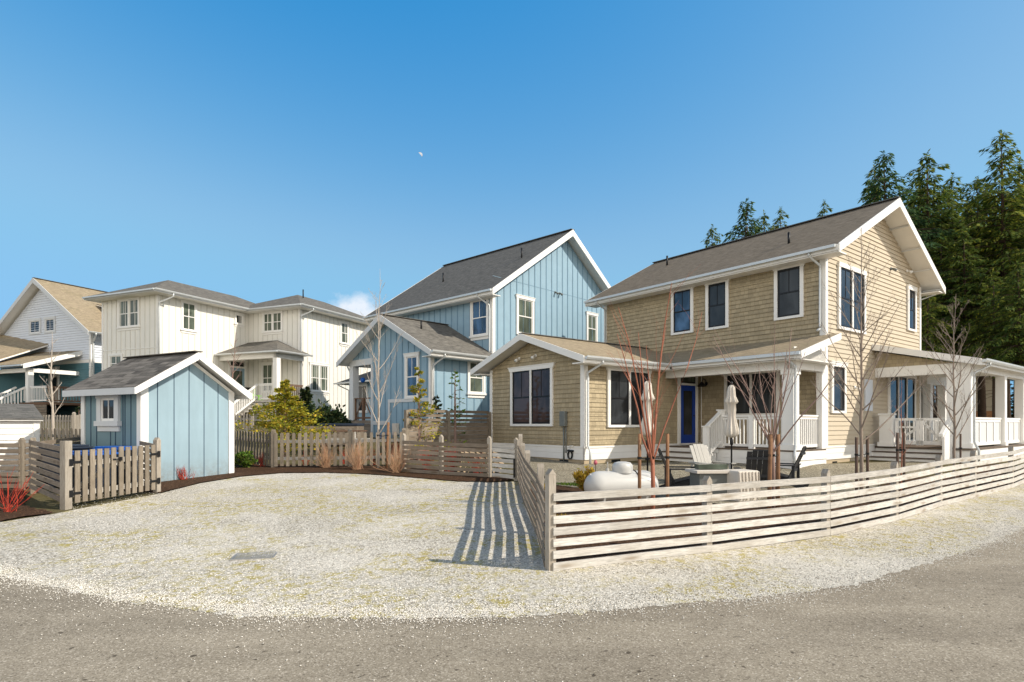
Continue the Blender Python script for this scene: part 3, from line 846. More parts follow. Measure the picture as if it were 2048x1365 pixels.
for s, e in (((-.02,ze-.06),(W_/2,zr-.13)),((W_/2,zr-.13),(W_+.02,ze-.06))):
    a.obox((s[0],-.02,s[1]), (e[0],-.02,e[1]), .03, .07)
a.build('corner_trim', M['white'], t)
window(t, ('x',0), .80, 1.69, 1.545, 2.36, 1, 'white', 'glass', 'ltrim', t=.17, crown=.0, sill=True, muntin=True, hung=False)
e0, e1 = -.30, W_+.30; f0, f1 = -.30, L_+.22; s_ = (zr+.02-ze)/(W_/2+.3)*1.0
A0, AR, A1 = (e0, 2.40), (W_/2, 3.30), (e1, 2.40)
roof_slab(t, [(e0,f0,2.40),(W_/2,f0,3.30),(W_/2,f1,3.30),(e0,f1,2.40)][::1], 'roof_shed', .035, under=.03)
roof_slab(t, [(W_/2,f0,3.30),(e1,f0,2.40),(e1,f1,2.40),(W_/2,f1,3.30)], 'roof_shed', .035, under=.03)
for (x0,z0),(x1,z1) in ((A0,AR),(AR,A1)):
    d = Vector((x1-x0,0,z1-z0)).normalized(); n_ = Vector((-d.z,0,d.x))
    if n_.z < 0: n_ = -n_
    P = [(x0,z0-.012),(x1,z1-.012),(x1,z1-.19),(x0,z0-.16)]
    MB().prism([(x, f0-.001, z) for x, z in P], (0,-.03,0)).build('barge_board', M['white'], t)
MB().box(e0-.03, e0-.001, f0-.03, f1, 2.24, 2.385).build('fascia', M['ltrim'], t)
MB().box(e1+.001, e1+.03, f0-.03, f1, 2.24, 2.385).build('fascia', M['white'], t)
MB().obox((W_/2,f0-.03,3.31), (W_/2,f1,3.31), .2, .02).build('ridge_cap', M['roof_shed'], t)

# ================================================================ TAN HOUSE
PHI = 37.9
R = thing('tan_cottage', 'two-storey tan shingled house with white trim, blue side door and porches', 'house', (9.31, 17.55), radians(PHI), zb=.35)
XL, YL = 7.75, 8.86
EV, RG, SL = 6.73, 9.04, .545
S = MB(); K = MB()
# core
fpoly = [(0,.9),(YL,.9),(YL,6.90),(0,6.90)]
gpoly = [(0,.9),(XL,.9),(XL,6.86),(XL/2,8.93),(0,6.86)]
K.prism([(0.001,.001,.3),(0.001,.001,6.86),(XL/2,.001,8.9),(XL-.001,.001,6.86),(XL-.001,.001,.3)], (0, YL-.002, 0))
K.prism([(-5.759,4.301,.3),(-5.759,8.979,.3),(-5.759,8.979,3.5),(-5.759,6.64,4.28),(-5.759,4.301,3.5)], (5.76,0,0))
K.build('wall_core', M['tan_lap'], R)
a = MB(); courses(a, ('x',0), fpoly, .14, .02); a.build('wall', M['tan'], R)
a = MB(); courses(a, ('y',0), gpoly, .14, .02); a.build('wall', M['tan_lap'], R)
a = MB(); courses(a, ('x',-5.76), gable_poly(4.3,8.98,.9,3.5,4.32), .14, .02); a.build('wall', M['tan'], R)
a = MB(); courses(a, ('y',4.3), [(-5.76,.9),(0,.9),(0,3.6),(-5.76,3.6)], .14, .017); a.build('wall', M['tan'], R)
# corner boards
a = MB()
a.box(-.035,.12,-.035,-.001,.9,6.8); a.box(-.035,-.001,0,.14,4.0,6.8); a.box(-.035,-.001,YL-.13,YL+.03,4.3,6.75)
a.box(XL-.12,XL+.035,-.035,-.001,.9,6.75)
a.box(-5.795,-5.761,4.26,4.42,.9,3.52); a.box(-5.795,-5.63,4.265,4.299,.9,3.52); a.box(-5.795,-5.761,8.86,9.01,.9,3.5)
a.build('corner_board', M['white'], R)
# skirt and foundation
a = MB()
for z0, z1 in ((.53,.71),(.715,.88)):
    a.box(-5.80,-5.761,4.26,9.0,z0,z1); a.box(-5.80,0,4.26,4.299,z0,z1); a.box(-.03,3.5,-.04,-.001,z0,z1)
a.box(-5.82,-5.761,4.24,9.02,.88,.93); a.box(-5.82,0,4.24,4.299,.88,.93); a.box(-.05,3.5,-.06,-.001,.88,.93)
a.build('skirt_board', M['white'], R)
a = MB(); a.box(-5.77,-5.755,4.29,8.95,.1,.53); a.box(-5.77,0,4.285,4.3,.1,.53); a.box(0,1.75,-.012,0,.1,.53); a.build('foundation', M['concrete'], R)
a = MB()
for u in (5.15,): wb(a, ('x',-5.77), u-.2, u+.2, .38, .5, .001, .01)
wb(a, ('y',-.012), .45, .76, .28, .46, .001, .01)
for u in (-4.4,-2.8): wb(a, ('y',4.285), u-.2, u+.2, .36, .5, .001, .01)
a.build('crawl_vent', M['glass'], R)
# main roof
o0, o1, p0, p1 = -.55, XL+.55, -.62, YL+.55
Rid = XL/2
roof_slab(R, [(o0,p1,EV),(o0,p0,EV),(Rid,p0,RG),(Rid,p1,RG)], 'roof_main', .05, under=.12)
roof_slab(R, [(Rid,p1,RG),(Rid,p0,RG),(o1,p0,EV),(o1,p1,EV)], 'roof_main', .05, under=.12)
MB().obox((Rid,p0-.03,RG+.012),(Rid,p1,RG+.012),.26,.03).build('ridge_cap', M['roof_dark'], R)
for yy, dy in ((p0-.001,-.035),(p1+.001,.035)):
    for P in ([(o0-.02,EV+.01),(Rid,RG+.02),(Rid,RG-.26),(o0-.02,EV-.24)], [(Rid,RG+.02),(o1+.02,EV+.01),(o1+.02,EV-.24),(Rid,RG-.26)]):
        MB().prism([(x,yy,z-.02) for x, z in P], (0,dy,0)).build('barge_board', M['white'], R)
a = MB(); a.box(o0-.03,o0-.001,p0,p1,EV-.2,EV-.03); a.build('fascia', M['white'], R)
MB().box(o1+.001,o1+.03,p0,p1,EV-.2,EV-.03).build('fascia', M['white'], R)
MB().box(o0+.01,0.0,p0+.02,p1-.02,EV-.235,EV-.2).build('soffit', M['white'], R)
MB().box(XL,o1-.01,p0+.02,p1-.02,EV-.235,EV-.2).build('soffit', M['white'], R)
# lookout battens under the rake
a = MB()
for k in range(4):
    x = Rid+.95+k*1.05; z = RG-(x-Rid)*SL-.19; a.obox((x,p0+.02,z),(x,-.002,z),.045,.03)
a.build('rafter_tail', M['ltrim'], R)
gutter(R, (o0-.09,p0+.05,EV-.02), (o0-.09,p1,EV-.02)); gutter(R, (o1+.09,p1,EV-.02), (o1+.09,p0+.05,EV-.02))
pipe(R, [(o0-.08,.18,EV-.1),(o0-.08,.18,EV-.2),(-.09,.1,EV-.42),(-.09,.1,EV-.6),(-.09,.1,4.5),(-.14,.1,4.42),(-.26,.1,4.36)])
pipe(R, [(o0-.08,YL-.1,EV-.1),(o0-.08,YL-.1,EV-.2),(-.08,YL-.1,EV-.42),(-.08,YL-.1,4.4)])
pipe(R, [(o1+.1,-.3,EV-.05),(o1+.1,-.3,EV-.2),(XL+.1,.08,EV-.45),(XL+.1,.08,4.5)])
for x, y in ((1.0,1.6),(2.6,7.7)): vent_pipe(R, x, y, EV+(x-o0)*SL, .33)
# upper windows
for u0, u1 in ((4.54,5.49),(3.14,4.03),(.61,1.54)):
    window(R, ('x',0), u0, u1, 4.87, 6.55, 1, 'sash_black', 'glass_blue' if u0 > 4 else 'glass', 'white', crown=.08, wallo=.015)
window(R, ('y',0), .76, 2.72, 4.50, 6.52, 2, 'sash_black', 'glass', 'white', t=.12, crown=.0, wallo=.02, muntin=True)
window(R, ('y',0), 6.36, 7.18, 5.0, 6.60, 1, 'sash_black', 'glass', 'white', crown=.03, wallo=.02)
window(R, ('y',0), .30, 1.27, 1.92, 3.44, 1, 'sash_black', 'glass', 'white', crown=.06, wallo=.02, hung=False, muntin=False)
window(R, ('x',0), 1.36, 3.30, 1.86, 3.34, 2, 'sash_black', 'glass', 'white', crown=.05, wallo=.015)
window(R, ('x',-5.76), 5.62, 7.77, 1.52, 3.46, 2, 'sash_black', 'glass_red_refl', 'white', crown=.09, wallo=.015)
window(R, ('y',4.3), -4.80, -2.80, 1.49, 3.34, 2, 'sash_black', 'glass', 'white', crown=.08, wallo=.017)
window(R, ('y',0), 4.62, 7.12, .95, 3.36, 3, 'sash_black', 'glass', 'white', crown=.0, t=.10, wallo=.02, hung=False, muntin=False)
flood(R, ('x',-5.76), 7.32, 3.78, .015); flood(R, ('x',-5.76), 6.47, 3.80, .015)
flood(R, ('y',0), 6.35, 7.15, .02); flood(R, ('y',0), 4.9, 7.0, .02, 'greybox')
flood(R, ('y',0), 1.98, 2.75, .02)
# meters
a = MB(); wb(a, ('x',-5.76), 4.98, 5.22, 1.52, 1.98, .016, .15); o = a.build('electric_meter', M['greybox'], R, bevel=.02)
a = MB(); c = wp(('x',-5.76), 5.1, 1.5, .07); a.tube([c,(c[0],c[1],.35)], .022, 8); c = wp(('x',-5.76), 5.0, 1.5, .07); a.tube([c,(c[0],c[1],.72)], .018, 8); a.build('conduit', M['greybox'], o, smooth=True)
a = MB(); c = Vector(wp(('x',-5.8), 4.80, .93, 0)); a.tube([c+Vector((0,.03,-.06)), c+Vector((-.04,.03,0)), c+Vector((-.05,-.14,.0))], .016, 8); a.build('faucet', M['white'], R, smooth=True)
a = MB(); c = Vector(wp(('x',-5.8), 4.80, .72, 0))
for k in range(3): a.tube([c+Vector((-.03-.012*k, .09*cos(q*pi/8)+.01*k, -.06+.12*sin(q*pi/8))) for q in range(17)], .012, 6)
a.tube([c+Vector((-.04,-.12,.06)), c+Vector((-.05,.1,.07))], .035, 8)
a.build('garden_hose', M['black'], R, smooth=True)
a = MB(); wb(a, ('y',0), 2.72, 3.28, 2.02, 3.05, .02, .06); a.build('meter_cover', M['white_cool'], R)
pipe(R, [(2.05,-.05,.95),(2.05,-.05,.5)], .02, 'greybox', 'conduit')
# wing roof
WE, WR = 3.53, 4.50; x0, x1 = -6.26, 0.0
vy = 3.8+(4.25-WE)/((WR-WE)/2.85)
kS = (WR-WE)/2.85
roof_slab(R, [(x0,6.65,WR),(x0,3.8,WE),(-2.35,3.8,WE),(0,5.93,WE+kS*2.13),(0,6.65,WR)], 'roof_tan', .045, under=.10)
roof_slab(R, [(x0,9.5,WE),(x0,6.65,WR),(0,6.65,WR),(0,9.5,WE)], 'roof_tan', .045, under=.10)
MB().obox((x0-.02,6.65,WR+.012),(0,6.65,WR+.012),.2,.025).build('ridge_cap', M['roof_dark'], R)
for P in ([(3.78,WE+.0),(6.65,WR+.0),(6.65,WR-.20),(3.78,WE-.20)], [(6.65,WR),(9.52,WE),(9.52,WE-.2),(6.65,WR-.2)]):
    MB().prism([(x0-.001,y,z) for y, z in P], (-.035,0,0)).build('barge_board', M['white'], R)
MB().box(x0,-2.4,3.77,3.799,WE-.17,WE-.03).build('fascia', M['white'], R)
MB().box(x0+.02,-2.0,3.8,4.3,WE-.20,WE-.165).build('soffit', M['white'], R)
MB().box(x0+.02,-.2,8.98,9.48,WE-.20,WE-.165).build('soffit', M['white'], R)
gutter(R, (x0,3.72,WE-.0), (-2.42,3.72,WE-.0))
pipe(R, [(-5.55,3.74,WE-.08),(-5.55,3.74,WE-.16),(-5.70,4.19,WE-.42),(-5.70,4.19,WE-.6),(-5.70,4.19,.95),(-5.70,4.10,.80),(-5.70,4.10,.38)])
pipe(R, [(-5.2,9.55,WE-.08),(-5.2,9.5,WE-.2),(-5.45,9.05,WE-.42),(-5.45,9.05,.6)])
# front porch roof
PE, PT = 3.56, 4.25
roof_slab(R, [(-2.35,5.9,PE),(-2.35,-.42,PE),(0,-.42,PT),(0,5.9,PT)], 'roof_tan', .045, under=.09)
MB().prism([(-2.37,-.421,PE-.01),(0.02,-.421,PT+.0),(.02,-.421,PT-.19),(-2.37,-.421,PE-.21)], (0,-.035,0)).build('barge_board', M['white'], R)
MB().box(-2.38,-2.351,-.42,3.72,PE-.19,PE-.04).build('fascia', M['white'], R)
gutter(R, (-2.43,-.45,PE-.01), (-2.43,3.72,PE-.01))
MB().box(-2.33,-.02,-.38,4.28,3.34,3.36).build('ceiling', M['white'], R)
a = MB(); a.box(-1.96,-1.72,.0,4.28,3.12,3.34); a.box(-1.96,-.02,-.04,.20,3.13,3.34); a.build('beam', M['white'], R)
a = MB(); a.box(-1.88,-.03,-.02,.0,3.35,3.75); a.prism([(-1.88,.0,3.36),(0,.0,3.36),(0,.0,4.1)], (0,-.02,0)); a.build('gable_infill', M['white'], R)
a = MB(); a.box(-1.95,-1.62,-.03,.30,.86,3.12); a.box(-2.0,-1.57,-.08,.35,.86,1.02); a.box(-1.98,-1.59,-.06,.33,2.98,3.12); a.build('post', M['white'], R, bevel=.006)
a = MB(); a.box(-.30,-.001,-.05,-.001,.86,3.12); a.box(-.30,-.02,0,.12,.86,3.12); a.build('post', M['white'], R, bevel=.006)
pipe(R, [(-2.4,-.05,PE-.1),(-2.4,-.05,PE-.17),(-2.02,-.12,PE-.4),(-2.02,-.12,PE-.6),(-2.02,-.12,.95),(-2.1,-.14,.8),(-2.1,-.14,.35)])
a = MB(); a.box(-1.98,0,-.04,4.26,.82,.86); a.build('porch_deck', M['deck'], R)
a = MB()
a.box(-1.93,-1.89,0,4.26,.3,.82)
for z0, z1 in ((.12,.34),(.345,.57),(.575,.815)):
    a.box(-1.96,-1.93,-.03,2.2,z0,z1); a.box(-1.96,-.0,-.04,-.005,z0,z1)
a.box(-1.99,.02,-.07,-.005,.57,.60); a.build('porch_skirt', M['white'], R)
railing(R, (-1.80,.32), (-1.80,1.22), .86, .97); railing(R, (-1.80,1.36), (-1.80,2.22), .86, .97); railing(R, (-1.58,.08), (-.32,.08), .86, .97)
a = MB(); a.box(-1.87,-1.73,1.22,1.36,.86,1.85); a.build('newel_post', M['white'], R)
a = MB(); a.box(-1.88,-1.72,2.22,2.38,.86,2.0); a.box(-1.91,-1.69,2.19,2.41,2.0,2.04); a.build('newel_post', M['white'], R)
a = MB(); a.box(-2.68,-2.54,2.23,2.37,.33,1.50); a.box(-2.71,-2.51,2.2,2.4,1.5,1.54); a.build('newel_post', M['white'], R)
a = MB(); a.obox((-1.88,2.3,1.94),(-2.66,2.3,1.47),.12,.05); a.obox((-1.88,2.3,1.04),(-2.6,2.3,.6),.05,.08)
for k in range(6):
    x = -1.96-k*.1; q = (x+1.88)/-.78; a.box(x-.018,x+.018,2.282,2.318,1.02-.44*q,1.92-.47*q)
a.build('stair_railing', M['white'], R)
a = MB(); b = MB()
for k, (x, z) in enumerate(((-2.28,.70),(-2.58,.54))):
    a.box(x-.03,x+.32 if k else -1.96,2.38,4.22,z-.035,z); b.box(x,x+.02,2.38,4.22,z-.17,z-.036)
b.box(-1.98,-1.965,2.3,4.22,.70,.82)
b.box(-2.58,-1.97,2.37,2.39,.3,.7)
a.build('stair_tread', M['deck'], R); b.build('stair_riser', M['white'], R)
# door
a = MB(); pl = ('y',4.3)
wb(a, pl, -1.32,-1.19,.86,3.30,.017,.065); wb(a, pl, -.33,-.20,.86,3.30,.017,.065); wb(a, pl, -1.36,-.16,3.30,3.42,.017,.075); wb(a, pl, -1.19,-.33,2.93,3.0,.017,.06)
fr = a.build('door_frame', M['white'], R)
a = MB(); wb(a, pl, -1.19,-.33,3.0,3.30,.017,.045); a.build('transom', M['sash_black'], fr)
a = MB()
for k in range(4): wb(a, pl, -1.14+k*.195,-.98+k*.195,3.06,3.24,.046,.05)
a.build('pane', M['glass_blind'], fr)
a = MB(); wb(a, pl, -1.18,-1.02,.9,2.92,.017,.05); wb(a, pl, -.50,-.34,.9,2.92,.017,.05); wb(a, pl, -1.02,-.5,.9,1.22,.017,.05); wb(a, pl, -1.02,-.5,2.74,2.92,.017,.05)
dr = a.build('door', M['blue_door'], R); tag(dr, label='cobalt blue glazed door')
a = MB(); wb(a, pl, -1.02,-.5,1.22,2.74,.017,.03); a.build('pane', M['glass'], dr)
a = MB(); c = Vector(wp(pl,-.43,1.88,.05)); a.lathe([(0,-.03),(.03,-.02),(.03,.02),(0,.03)], 10, tuple(c)); a.build('handle', M['black'], dr, smooth=True)
# barn lamp
a = MB(); c = Vector(wp(('x',0), 4.02, 3.0, .02)); a.tube([c, c+Vector((-.06,0,.14)), c+Vector((-.2,0,.16)), c+Vector((-.27,0,.05))], .012, 8); a.tube([c, c+Vector((-.02,0,0))], .06, 12)
a.lathe([(.02,.06),(.05,.03),(.15,-.09),(.155,-.1),(.05,.0)], 20, tuple(c+Vector((-.27,0,.0)))); a.build('wall_lamp', M['black'], R, smooth=True)
MB().tube([(-.03,4.22,.95),(-.03,4.22,3.3)], .012, 6).build('cord', M['white'], R)
MB().lathe([(0,-.06),(.05,-.05),(.1,0),(.05,.05),(0,.06)], 12, (-.9,2.0,PE+.27)).build('roof_vent', M['black'], R, smooth=True)
# right porch
RT, RE = 4.25, 3.52; yE = -2.92
roof_slab(R, [(3.35,0,RT),(3.35,yE,RE),(10.2,yE,RE),(10.2,0,RT)], 'roof_tan', .04, under=.05)
MB().prism([(3.349,.0,RT-.0),(3.349,yE-.02,RE-.0),(3.349,yE-.02,RE-.20),(3.349,.0,RT-.20)], (-.035,0,0)).build('barge_board', M['white'], R)
MB().box(3.35,10.2,yE-.03,yE-.001,RE-.18,RE-.04).build('fascia', M['white'], R)
gutter(R, (3.33,yE-.09,RE-.01), (10.2,yE-.09,RE-.01))
MB().box(3.62,10.15,yE+.02,-.02,3.44,3.46).build('ceiling', M['white'], R)
MB().prism([(3.64,-.02,3.46),(3.64,-2.2,3.46),(3.64,-.02,4.02)], (-.02,0,0)).build('gable_infill', M['tan'], R)
a = MB(); a.box(3.58,3.86,-2.62,-.02,3.14,3.44); a.box(3.86,10.1,-2.64,-2.40,3.20,3.44); a.box(7.75,10.1,-.24,-.02,3.1,3.44); a.build('beam', M['white'], R)
a = MB(); a.box(3.56,3.92,-2.62,-2.02,.86,3.14); a.box(3.52,3.96,-2.66,-1.98,.86,1.02); a.build('post', M['white'], R, bevel=.006)
for x in (7.25, 9.7):
    a = MB(); a.box(x-.13,x+.13,-2.66,-2.4,.86,3.2); a.box(x-.16,x+.16,-2.69,-2.37,.86,1.0); a.build('post', M['white'], R, bevel=.006)
for x in (8.15, 9.8):
    a = MB(); a.box(x-.14,x+.14,-.26,.0,.86,3.1); a.build('post', M['white'], R)
pipe(R, [(3.9,yE-.09,RE-.09),(3.9,yE-.09,RE-.18),(3.62,-2.70,RE-.40),(3.62,-2.70,RE-.6),(3.62,-2.70,1.05),(3.66,-2.8,.8),(3.66,-2.8,.45)])
MB().box(3.5,10.1,-2.66,-.02,.80,.86).build('porch_deck', M['deck'], R)
a = MB(); a.box(3.56,10.08,-2.64,-2.6,.3,.80); a.box(3.56,3.60,-2.6,-.02,.3,.80); a.build('porch_skirt', M['white'], R)
for xa, xb in ((3.96,7.1),(7.4,9.55)):
    a = MB(); a.box(xa,xb,-2.58,-2.48,1.74,1.80); a.box(xa,xb,-2.56,-2.50,1.66,1.735); a.box(xa,xb,-2.56,-2.50,.92,1.02)
    n = 3 if xb > 8 else 4
    for k in range(n+1):
        x = xa+(xb-xa-.07)*k/n; a.box(x,x+.07,-2.565,-2.545,1.02,1.66)
    rr = a.build('railing', M['white'], R)
    MB().box(xa,xb,-2.54,-2.52,1.02,1.66).build('panel', BB if False else M.setdefault('bead', beadboard('beadboard', (.68,.68,.67))), rr)
a = MB(); a.box(7.75,9.7,-.12,-.06,1.70,1.77); balusters(a, (7.8,-.09,0), (9.65,-.09,0), .95, 1.7, .12); a.build('railing', M['white'], R)
# pillar box, gates
a = MB(); a.box(3.36,3.62,-.60,-.22,.86,1.92); a.box(3.32,3.66,-.64,-.18,.86,1.0); a.box(3.33,3.65,-.63,-.19,1.88,1.94); a.build('newel_post', M['white'], R, bevel=.005)
for ya, yb, sg in ((-.64,-1.32,1),(-1.34,-1.98,-1)):
    a = MB(); x = 3.52
    a.box(x-.025,x+.025,ya,ya-.09,.92,1.76); a.box(x-.025,x+.025,yb,yb+.09,.92,1.76)
    a.box(x-.025,x+.025,ya,yb,1.70,1.78); a.box(x-.025,x+.025,ya,yb,.94,1.06); a.box(x-.024,x+.02,ya,yb,1.46,1.52) if sg > 0 else None
    if sg > 0: a.obox((x,ya-.05,1.02),(x,yb+.05,1.48),.03,.07)
    else: a.obox((x,ya-.05,1.70),(x,yb+.05,1.02),.03,.07)
    balusters(a, (x,ya-.1,0), (x,yb+.1,0), 1.06, 1.70, .105, .03)
    a.build('gate', M['white'], R)
a = MB(); a.box(3.36,3.50,-2.14,-2.02,.5,1.5); a.prism([(3.5,-2.16,1.78),(2.75,-2.16,1.30),(2.75,-2.16,1.22),(3.5,-2.16,1.68)], (0,.1,0)); a.prism([(3.5,-2.2,1.7),(2.75,-2.2,1.2),(2.75,-2.2,.35),(3.5,-2.2,.35)], (0,.06,0)); a.build('stair_wall', M['white'], R)
a = MB(); b = MB()
for k, (x, z) in enumerate(((3.26,.70),(2.96,.54))):
    a.box(x-.03,3.58 if k == 0 else 3.3,-2.13,-.03,z-.035,z); b.box(x,x+.02,-2.13,-.03,z-.17,z-.036)
b.box(3.54,3.555,-2.13,-.03,.7,.80)
a.build('stair_tread', M['deck'], R); b.build('stair_riser', M['white'], R)

# ================================================================ BLUE HOUSE
B = thing('blue_house', 'two-storey light blue board-and-batten house with grey roof behind the tan cottage', 'house', (-.826, 25), radians(46.75), zb=.8)
zr0, ze0 = 10.88, 7.18
K = MB(); K.prism([(.001,.001,.5),(.001,.001,7.3),(4.9,.001,10.66),(9.8,.001,7.3),(9.8,.001,.5)], (0,8.4,0)); 
K.build('wall', M['blue'], B)
K = MB(); K.prism([(-3.15,.2,4.42),(-3.15,5.95,4.42),(-3.15,5.95,4.5),(-3.15,2.95,5.93),(-3.15,.2,4.5)], (3.15,0,0)); K.box(-3.15,0,.2,4.22,.5,4.42); K.box(-1.7,0,4.22,5.9,.5,4.42)
K.build('wall', M['blue'], B)
gp = [(0,.9),(9.8,.9),(9.8,7.3),(4.9,10.66),(0,7.3)]
a = MB(); battens(a, ('y',0), gp, .405, .3, .045, .018); battens(a, ('x',0), [(0,4.3),(8.4,4.3),(8.4,7.1),(0,7.1)], .405, .2, .045, .018)
battens(a, ('x',-3.15), [(.2,.9),(4.22,.9),(4.22,5.2),(2.95,5.85),(.2,4.5)], .40, .45, .045, .018); battens(a, ('x',-3.15), [(4.3,4.5),(5.95,4.5),(4.3,5.2)], .40, 4.5, .045, .018)
battens(a, ('y',.2), [(-3.15,.9),(0,.9),(0,4.2),(-3.15,4.2)], .405, -2.9, .045, .018)
a.build('batten', M['blue_line'], B)
a = MB(); wb(a, ('y',0), 0,9.8,7.87,7.885,.001,.008); a.build('joint_strip', M['blue_line'], B)
a = MB(); a.box(-.03,.13,-.035,-.001,.9,7.2); a.box(-.03,-.001,0,.14,4.3,7.1); a.box(-3.185,-3.151,.16,.32,.9,4.3); a.box(-3.185,-3.02,.165,.199,.9,4.25); a.box(9.68,9.83,-.035,-.001,.9,7.2); a.box(-.03,-.001,8.25,8.43,5,7.1)
a.build('corner_board', M['white'], B)
y0, y1 = -.5, 8.95
roof_slab(B, [(-.5,y1,ze0),(-.5,y0,ze0),(4.9,y0,zr0),(4.9,y1,zr0)], 'roof_dark', .05, under=.1)
roof_slab(B, [(4.9,y1,zr0),(4.9,y0,zr0),(10.3,y0,ze0),(10.3,y1,ze0)], 'roof_dark', .05, under=.1)
MB().obox((4.9,y0-.03,zr0+.012),(4.9,y1,zr0+.012),.26,.03).build('ridge_cap', M['roof_dark'], B)
for yy, dy in ((y0-.001,-.035),(y1+.001,.035)):
    for P in ([(-.52,ze0),(4.9,zr0+.01),(4.9,zr0-.30),(-.52,ze0-.26)], [(4.9,zr0+.01),(10.32,ze0),(10.32,ze0-.26),(4.9,zr0-.30)]):
        MB().prism([(x,yy,z) for x, z in P], (0,dy,0)).build('barge_board', M['white'], B)
MB().box(-.53,-.501,y0,y1,ze0-.22,ze0-.03).build('fascia', M['white'], B)
MB().box(-.49,0,y0+.02,y1-.02,ze0-.25,ze0-.22).build('soffit', M['white'], B)
gutter(B, (-.59,y0,ze0-.01),(-.59,y1,ze0-.01))
pipe(B, [(-.57,.35,ze0-.08),(-.57,.35,ze0-.2),(-.1,.1,ze0-.55),(-.09,.08,ze0-.8),(-.09,.08,4.7),(-.16,.08,4.6)])
for x, y in ((2.6,.7),(2.0,5.6)): vent_pipe(B, x, y, ze0+(x+.5)*.685, .45)
window(B, ('x',0), .20, 1.34, 5.35, 7.05, 1, 'white', 'glass_blue', 'white', crown=.0, sill=True)
window(B, ('y',0), 1.46, 2.63, 5.55, 7.28, 1, 'white', 'glass_blind', 'white', crown=.05)
window(B, ('y',0), 6.68, 7.62, 5.7, 7.25, 1, 'white', 'glass_blind', 'white', crown=.05)
window(B, ('y',.2), -1.27, -.28, 2.80, 4.26, 1, 'white', 'glass_blind', 'white', crown=.0, sill=True)
window(B, ('x',-3.15), .93, 1.84, 2.6, 4.40, 1, 'white', 'glass_blue', 'white', crown=.05)
flood(B, ('y',0), 4.19, 7.85, .0, 'greybox', 'wall_vent'); flood(B, ('y',0), 4.52, 7.85, .0, 'greybox', 'wall_vent'); flood(B, ('x',-3.15), 1.3, 4.95, .0, 'greybox')
# wing roof
ze1, zr1, ym = 4.37, 6.12, 2.95; kk = (zr1-ze1)/(ym+.38)
roof_slab(B, [(-3.65,ym,zr1),(-3.65,-.38,ze1),(0,-.38,ze1),(0,ym,zr1)], 'roof_grey', .05, under=.10)
roof_slab(B, [(-3.65,6.28,ze1),(-3.65,ym,zr1),(0,ym,zr1),(0,6.28,ze1)], 'roof_grey', .05, under=.10)
MB().obox((-3.67,ym,zr1+.012),(0,ym,zr1+.012),.22,.025).build('ridge_cap', M['roof_dark'], B)
for P in ([(-.40,ze1),(ym,zr1+.01),(ym,zr1-.25),(-.40,ze1-.22)], [(ym,zr1+.01),(6.30,ze1),(6.30,ze1-.22),(ym,zr1-.25)]):
    MB().prism([(-3.651,y,z) for y, z in P], (-.035,0,0)).build('barge_board', M['ltrim'], B)
MB().box(-3.64,0,-.41,-.381,ze1-.19,ze1-.03).build('fascia', M['white'], B)
MB().box(-3.6,0,-.38,.2,ze1-.22,ze1-.19).build('soffit', M['white'], B)
gutter(B, (-3.66,-.47,ze1-.0),(.0,-.47,ze1-.0))
pipe(B, [(-3.0,-.45,ze1-.08),(-3.0,-.45,ze1-.18),(-3.12,.09,ze1-.5),(-3.12,.09,ze1-.7),(-3.12,.09,1.0)])
pipe(B, [(-3.1,6.3,ze1-.1),(-3.1,6.3,ze1-.18),(-3.1,6.08,ze1-.45),(-3.1,6.08,1.0)])
vent_pipe(B, -2.3, 1.9, zr1-(ym-1.9)*kk, .35)
# recessed porch of the wing
a = MB(); a.box(-3.19,-2.95,4.22,6.0,4.18,4.45); a.build('beam', M['ltrim'], B)
a = MB(); a.box(-3.2,-2.9,5.68,5.98,1.75,4.18); a.build('post', M['ltrim'], B)
a = MB(); a.box(-3.18,-3.1,4.16,4.30,1.0,4.18); a.build('corner_board', M['ltrim'], B)
a = MB(); a.box(-3.16,-1.7,4.3,5.98,1.60,1.75); a.build('porch_deck', M['wood_grey'], B)
a = MB()
for k in range(5): a.box(-3.13,-3.10,4.3,5.95,.9+k*.14,.9+k*.14+.13)
a.build('porch_skirt', M['wood_grey'], B)
a = MB(); a.box(-3.14,-3.04,4.3,5.68,2.70,2.75); a.box(-3.12,-3.06,4.3,5.68,1.82,1.9); a.box(-3.14,-3.04,4.94,5.06,1.75,2.70); a.box(-3.12,-3.06,5.62,5.68,1.75,2.7); a.box(-3.12,-3.06,4.3,4.36,1.75,2.7)
a.obox((-3.09,5.62,1.9),(-3.09,5.06,2.7),.03,.05); a.obox((-3.09,4.94,2.7),(-3.09,4.36,1.9),.03,.05); a.build('railing', M['wood_brown'], B)
window(B, ('x',-1.7), 4.35, 5.3, 1.85, 3.9, 1, 'white', 'glass', 'white', crown=0, hung=False)
a = MB(); wb(a, ('x',-3.15), .32,3.02,2.48,2.62,.001,.035); wb(a, ('x',-3.15), 2.90,3.02,.9,2.48,.001,.034); wb(a, ('x',-3.15), 3.03,4.15,1.55,1.72,.001,.035); a.build('belt_trim', M['ltrim'], B)
a = MB(); wb(a, ('x',-3.15), 2.25,2.55,1.15,1.62,.02,.16); a.build('electric_meter', M['canvas'], B)
a = MB(); wb(a, ('x',-3.15), 2.2,2.38,.75,1.05,.02,.12); a.build('meter_box', M['lgrey'], B)
